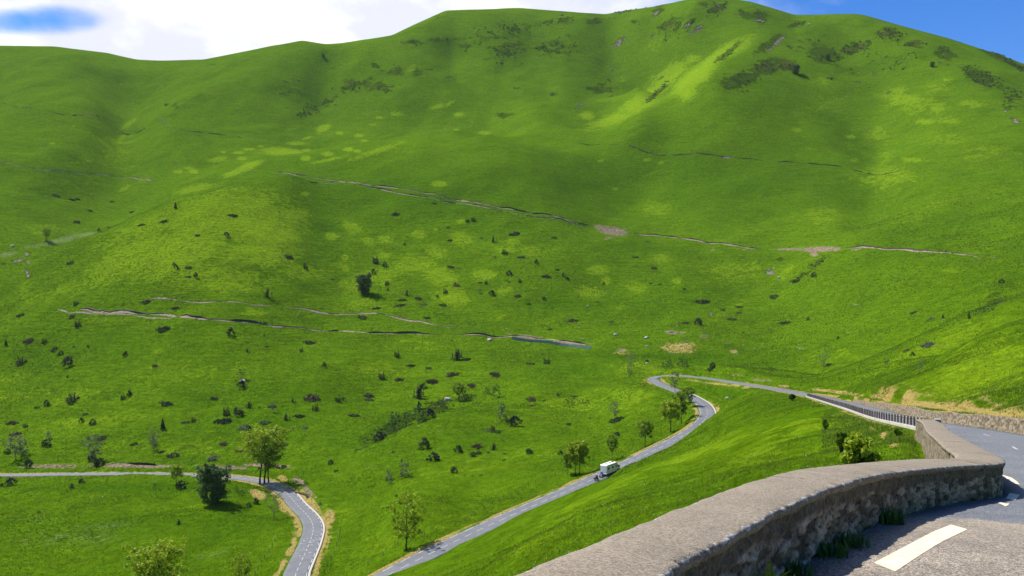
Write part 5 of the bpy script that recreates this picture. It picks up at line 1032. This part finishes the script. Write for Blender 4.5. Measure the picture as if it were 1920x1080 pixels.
m1 = moto(1124, 894, 227.5, -.9, 'motorcycle close behind the rear of the motorhome', 'blue'); rider(m1, 'blue', 'helm', 'rider in blue with a white helmet following close behind the motorhome')
m2 = moto(1116, 898, 224.5, -1.5, 'black motorcycle trailing last, left of the other bike', 'blk'); rider(m2, 'jacket', 'helm', 'rider in black on the last motorcycle behind the motorhome')

# ------------------------------------------------------------------ plants by the parapet, grass
def blades(name, base, n_, h, spread, seed, m_, bend=.5, wd=.012):
    r_ = np.random.RandomState(seed); V = []; F = []; T = []
    for k in range(n_):
        a = r_.rand() * 6.28; q = r_.rand() ** .5 * spread; x, y = base[0] + math.cos(a) * q, base[1] + math.sin(a) * q * .7; hh = h * (.5 + .7 * r_.rand()); b = r_.rand() * 6.28; bx, by = math.cos(b) * bend * hh * r_.rand(), math.sin(b) * bend * hh * r_.rand(); cx, cy = -math.sin(b) * wd, math.cos(b) * wd; t0 = r_.rand()
        for f, w_ in ((0, 1), (.5, .9), (.85, .5), (1, .05)): V += [(x + bx * f * f - cx * w_, y + by * f * f - cy * w_, base[2] + hh * (f - .25 * f * f)), (x + bx * f * f + cx * w_, y + by * f * f + cy * w_, base[2] + hh * (f - .25 * f * f))]; T += [t0, t0]
        i = len(V) - 8; F += [(i, i + 1, i + 3, i + 2), (i + 2, i + 3, i + 5, i + 4), (i + 4, i + 5, i + 7, i + 6)]
    return np_mesh(name, V, np.array(F), m_, {'tone': T}, smooth=False)
def wallfoot(px):      # point at the foot of the parapet's shaded face below this picture column
    k = int(np.argmin(np.abs(HX + FOC * wl[:, 0] / np.maximum(wl[:, 1], .1) - px) + (wl[:, 1] < 4) * 1e4 + (ss > cum[S_CORNER]) * 1e4)); return wl[k] - np.array([nl[k][0], nl[k][1], 0]) * .12
M_['g_dark'] = mat('deep_green_grass_blades', (.05, .12, .015), .6, .1, 3, tone=((.030, .085, .010), (.080, .170, .020)), trans=.25)
for px, n_, h, sp_, lab in ((1655, 170, .34, .26, 'thick grass tuft at the shaded foot of the parapet, furthest along'), (1570, 130, .20, .34, 'low grass strip at the shaded foot of the parapet between two tufts'), (1535, 130, .24, .28, 'ragged grass tuft at the shaded foot of the parapet'), (1478, 70, .22, .22, 'small dark weed tuft against the near parapet stones')):
    o = blades('grass_tuft', wallfoot(px), n_, h, sp_, int(px), M_['g_dark']); tag(o, lab, 'grass tuft', 'grass tufts at the parapet foot')
o = blades('weed', wallfoot(1418) + np.array([.04, -.04, 0]), 34, .55, .14, 5, M_['l_yel'], .9, .02); tag(o, 'tall broad leaved weed lit at its tips at the foot of the near parapet', 'weed')
def nearshrub(px, py, wpx, hpx, seed, m_, lab, name='shrub', K=60, per=40, leaf=.09):
    p = hit(px, py, 24); W_ = wpx / FOC * p.y; H_ = hpx / FOC * p.y; root = empty(name, tuple(p)); rnd = random.Random(seed); mb = MB(); cs = []
    for k in range(16):
        a = rnd.uniform(0, 6.28); q = Vector((math.cos(a) * W_ * .45 * rnd.random(), math.sin(a) * W_ * .4 * rnd.random(), H_ * rnd.uniform(.5, 1))); mb.tube([(0, 0, -.3), tuple(q * .5 + Vector((0, 0, .05 * H_))), tuple(q)], [.03, .02, .006], 5, cap=False); cs += [tuple(q), tuple(q * .75)]
    mb.build('stem', M_['bark'], root)
    while len(cs) < K: a = rnd.uniform(0, 6.28); r_ = rnd.random() ** .5 * W_ * .5; cs.append((math.cos(a) * r_, math.sin(a) * r_ * .8, H_ * rnd.uniform(.05, .65) * (1 - r_ / W_)))
    leaf_obj('foliage', [leaves(cs, [W_ * .09 * rnd.uniform(.6, 1.3) for _ in cs], per, leaf, seed)], M_[m_], root); tag(root, lab, 'shrub')
nearshrub(1612, 868, 74, 54, 7, 'l_yel', 'leafy green shrub on the slope behind the parapet, the largest near the wall', leaf=.13)
nearshrub(1578, 850, 32, 38, 8, 'l_mid', 'darker upright shrub at the left of the large leafy one', leaf=.11, K=30)
nearshrub(1548, 808, 20, 22, 9, 'l_mid', 'small loose shrub on the slope up from the leafy one', K=22, leaf=.12)
nearshrub(1683, 820, 16, 16, 10, 'l_mid', 'small green shrub at the foot of the pale guard rail base', K=22, leaf=.12)
nearshrub(1485, 752, 14, 12, 12, 'l_jun', 'dark little shrub at the far end of the guard posts', K=18, leaf=.25)
nearshrub(1727, 784, 14, 14, 13, 'l_mid', 'small weed clump at the end of the guard posts', K=18, leaf=.1) if False else None
# grass of the near slopes
M_['g_near'] = mat('meadow_grass_blades', (.05, .12, .006), .7, .2, .25, tone=((.062, .125, .0025), (.150, .235, .005)), trans=.3)
rs_ = np.random.RandomState(3)
def grass_area(n_, r0, r1, t0, t1, name, h, wd, dens_pow=1.0):
    r_ = np.exp(math.log(r0) + (math.log(r1) - math.log(r0)) * rs_.rand(n_)); t_ = np.radians(t0 + (t1 - t0) * rs_.rand(n_)); x = r_ * np.sin(t_); y = r_ * np.cos(t_)
    ti = np.clip(np.searchsorted(TH, t_) - 1, 0, NTh - 2); ri = np.clip(np.searchsorted(lr, np.log(r_)) - 1, 0, NR - 2); ft = (t_ - TH[ti]) / (TH[ti + 1] - TH[ti]); fr = (np.log(r_) - lr[ri]) / (lr[ri + 1] - lr[ri])
    def smp(A): return (A[ri, ti] * (1 - ft) + A[ri, ti + 1] * ft) * (1 - fr) + (A[ri + 1, ti] * (1 - ft) + A[ri + 1, ti + 1] * ft) * fr
    z = smp(Z); dw = smp(DW); dr_ = smp(A_['dry']); sgn = smp(SG); fd = rs_.rand(n_) < 1 - sstep(math.log(r0 * 2.2), math.log(r1), np.log(r_)); k = fd & (dw > np.where((sgn < 0) & (y < 60), 1.6, 1.5)) & (dr_ + .5 * rs_.rand(n_) < .8); x, y, z, r_ = x[k], y[k], z[k], r_[k]; m = len(x)
    tone = np.clip(.62 + .9 * fbm(x / 7, y / 7, 5, 3) + .25 * (rs_.rand(m) - .5) + .35 * smp(A_['bright'])[k], 0, 1)
    B = 3; x = np.repeat(x, B); y = np.repeat(y, B); z = np.repeat(z, B); r2 = np.repeat(r_, B); tone = np.repeat(tone, B); M = len(x); sc_ = np.clip(r2 / 40, .6, 2.2)
    x = x + rs_.normal(size=M) * .06 * sc_; y = y + rs_.normal(size=M) * .06 * sc_; a = rs_.rand(M) * 6.28; hh = h * (.5 + .8 * rs_.rand(M)) * sc_ ** .5; w_ = wd * sc_; dx = rs_.normal(size=M) * .35 * hh + .25 * hh; dy = rs_.normal(size=M) * .35 * hh
    V = np.stack([np.stack([x - np.cos(a) * w_, y - np.sin(a) * w_, z - .03], 1), np.stack([x + np.cos(a) * w_, y + np.sin(a) * w_, z - .03], 1), np.stack([x + dx, y + dy, z + hh], 1)], 1).reshape(-1, 3)
    o = np_mesh(name, V, np.arange(3 * M).reshape(-1, 3), M_['g_near'], {'tone': np.repeat(tone, 3)}, smooth=False); o['kind'] = 'stuff'; return o
o = grass_area(150000, 11, 170, -32, 31, 'grass', .11, .016); tag(o, 'long bright grass covering the near slope beyond the parapet', 'grass')
o = grass_area(36000, 55, 200, 22, 36, 'grass', .13, .018); tag(o, 'bright grass on the bank above the retaining wall', 'grass')
# rank tussocks over the open slopes, and low scrub where the heath is
M_['tus'] = mat('tussock_blades', (.05, .12, .006), .8, .15, .1, tone=((.085, .165, .0044), (.205, .320, .0070)), trans=.25)
def bil(A, ri, ti, fr, ft): return (A[ri, ti] * (1 - ft) + A[ri, ti + 1] * ft) * (1 - fr) + (A[ri + 1, ti] * (1 - ft) + A[ri + 1, ti + 1] * ft) * fr
VIS = np.maximum.accumulate(E, axis=0) <= E + .004
def locate(t_, r_):
    ti = np.clip(np.searchsorted(TH, t_) - 1, 0, NTh - 2); ri = np.clip(np.searchsorted(lr, np.log(r_)) - 1, 0, NR - 2)
    return ri, ti, (np.log(r_) - lr[ri]) / (lr[ri + 1] - lr[ri]), (t_ - TH[ti]) / (TH[ti + 1] - TH[ti])
def field_points(n_, r0, r1, seed, wfun):
    q = np.random.RandomState(seed); r_ = np.exp(math.log(r0) + math.log(r1 / r0) * q.rand(n_)); t_ = np.radians(-37 + 74 * q.rand(n_)); a = locate(t_, r_); ok = wfun(a, q.rand(n_), r_) & (bil(DW, *a) > 1.6); r_, t_ = r_[ok], t_[ok]; a = locate(t_, r_)
    return r_ * np.sin(t_), r_ * np.cos(t_), bil(Z, *a), r_, a, q
x, y, z, r_, a_, q = field_points(560000, 165, 950, 5, lambda a, u, r: VIS[a[0], a[1]] & (bil(A_['bare'], *a) + bil(A_['rock'], *a) < .3) & (u < .35 + 1.3 * np.clip(fbm(r * np.sin(TH[a[1]]) / 23, r * np.cos(TH[a[1]]) / 23, 61, 3) + .25, 0, 1)))
n_ = len(x); tn = np.clip(.42 + .55 * fbm(x / 31, y / 31, 66, 3) + .75 * (q.rand(n_) - .5) + .3 * bil(A_['bright'], *a_), 0, 1); Vs = []; Ts = []
sz = np.clip(r_ / 420, .45, 1.5) * (.35 + .75 * q.rand(n_)) * .50
for b in range(2):
    an = q.rand(n_) * 3.14; lx, ly = np.cos(an) * sz * .6, np.sin(an) * sz * .6; hx_, hy_ = q.normal(size=n_) * .25 * sz, q.normal(size=n_) * .25 * sz
    Vs.append(np.stack([np.stack([x - lx, y - ly, z - .12], 1), np.stack([x + lx, y + ly, z - .12], 1), np.stack([x + hx_ + lx * .3, y + hy_ + ly * .3, z + sz * .62], 1), np.stack([x + hx_ - lx * .5, y + hy_ - ly * .5, z + sz * .5], 1)], 1).reshape(-1, 3)); Ts.append(np.repeat(tn, 4))
V = np.concatenate(Vs); o = np_mesh('tussock_grass', V, np.arange(len(V)).reshape(-1, 4), M_['tus'], {'tone': np.concatenate(Ts)}, smooth=False); o['kind'] = 'stuff'; tag(o, 'rank grass tussocks speckling the open hillsides', 'grass')
M_['scrub'] = mat('dark_heath_scrub', (.03, .06, .01), .85, .25, .02, tone=((.040, .075, .010), (.12, .17, .03)), trans=.2)
x, y, z, r_, a_, q = field_points(420000, 250, 1600, 8, lambda a, u, r: VIS[a[0], a[1]] & (u < 1.3 * np.clip(bil(A_['heath'], *a) * 1.0 - .46 + 1.3 * fbm(r * np.sin(TH[a[1]]) / 34, r * np.cos(TH[a[1]]) / 34, 71, 3) + .8 * fbm(r * np.sin(TH[a[1]]) / 9, r * np.cos(TH[a[1]]) / 9, 72, 2), 0, .6) * (bil(A_['heath'], *a) > .01)))
n_ = len(x); sz = np.clip(r_ / 900, .35, 1.5) * (.6 + 1.3 * q.rand(n_) ** 2) * 1.3; cs = np.stack([x, y, z + .15 * sz], 1); L = leaves(cs, sz * .62, 9, np.repeat(sz, 9)[:, None] * .50, 77, .62, 1.5, .4); 
o = np_mesh('heath_scrub', L[0], L[1], M_['scrub'], {'tone': L[2]}, smooth=False); o['kind'] = 'stuff'; tag(o, 'low dark scrub and heather in ragged patches high on the slopes', 'scrub')
print('tussocks', len(V) // 8, 'scrub', n_)
M_['grit'] = mat('loose_grit', (.22, .19, .15), .9, .3, 8, tone=((.10, .09, .08), (.38, .33, .27)))
q = np.random.RandomState(12); k_ = np.nonzero((wl[:, 1] > 4.5) & (ss < cum[S_CORNER] + 1))[0]; mb = MB()
for j in range(900):
    i = k_[q.randint(len(k_))]; dd = .03 + .45 * q.rand() ** 2.2; x0, y0 = wl[i, 0] - nl[i, 0] * dd, wl[i, 1] - nl[i, 1] * dd; z0 = rz(x0, y0, wl[i, 2]); a = .006 + .018 * q.rand() ** 2; t = q.rand() * 6.28; c_, s_ = math.cos(t) * a, math.sin(t) * a
    mb.add([(x0 - c_, y0 - s_, z0), (x0 + s_, y0 - c_, z0), (x0 + c_, y0 + s_, z0), (x0 - s_, y0 + c_, z0), (x0 + c_ * .2, y0, z0 + a * 1.1)], [(0, 1, 4), (1, 2, 4), (2, 3, 4), (3, 0, 4)], q.rand())
o = mb.build('gravel', M_['grit']); o['kind'] = 'stuff'; tag(o, 'loose grit along the foot of the near parapet', 'gravel')
M_['flw'] = mat('meadow_flowers', (.6, .6, .5), .7, tone=((.55, .55, .50), (.62, .50, .05)))
x, y, z, r_, a_, q = field_points(1500, 14, 200, 21, lambda a, u, r: VIS[a[0], a[1]] & (u < .25 + 1.2 * np.clip(fbm(r * np.sin(TH[a[1]]) / 9, r * np.cos(TH[a[1]]) / 9, 81, 2), 0, 1)))
mb = MB()
for j in range(len(x)):
    a = .016 + .0003 * r_[j]; zz = z[j] + .14 + .1 * q.rand(); mb.add([(x[j] - a, y[j], zz), (x[j], y[j] - a, zz + .01), (x[j] + a, y[j], zz), (x[j], y[j] + a, zz + a)], [(0, 1, 2, 3)], float(q.rand() > .45))
o = mb.build('meadow_flowers', M_['flw']); o['kind'] = 'stuff'; tag(o, 'scattered tiny white and yellow flowers in the near grass', 'flowers')
# yellow flowering broom at the hairpin
M_['yel'] = mat('yellow_flowers', (.45, .38, .02), .6, tone=((.10, .16, .01), (.60, .46, .02)))
for px, py, w_, lab in ((1206, 724, 16, 'yellow flowering shrub on the bank left of the hairpin'), (1228, 728, 12, 'smaller yellow flowering shrub nearer the road on the hairpin bank'), (1332, 726, 12, 'yellow flowering shrub on the slope inside the hairpin')):
    L = bush_proto('bush', 'open', int(px)); o = np_mesh('broom_shrub', L[0], L[1], M_['yel'], {'tone': L[2]}, smooth=False); p = hit(px, py); k = w_ / FOC * p.y; o.location = p; o.scale = (k, k, k * .6); tag(o, lab, 'shrub')

# ------------------------------------------------------------------ thin mountain air
hz = bpy.data.materials.new('haze'); hz.use_nodes = True; nt, N = NT(hz); nt.nodes.clear()
v = N('ShaderNodeVolumePrincipled', {'Color': (.86, .92, 1.0, 1), 'Density': 0.000022, 'Anisotropy': 0.0})
nt.links.new(v.outputs[0], N('ShaderNodeOutputMaterial').inputs['Volume'])
zt = max(float(Z.max()), 5) + 20; zb = float(Z.min()) - 1.5
mb = MB(); mb.box(-3450, 3450, -3450, 3450, min(zb, -80), zt); o = mb.build('haze', hz); o['kind'] = 'stuff'; tag(o, 'thin blue haze in the air of the whole valley', 'haze')
sc.render.engine = 'CYCLES'
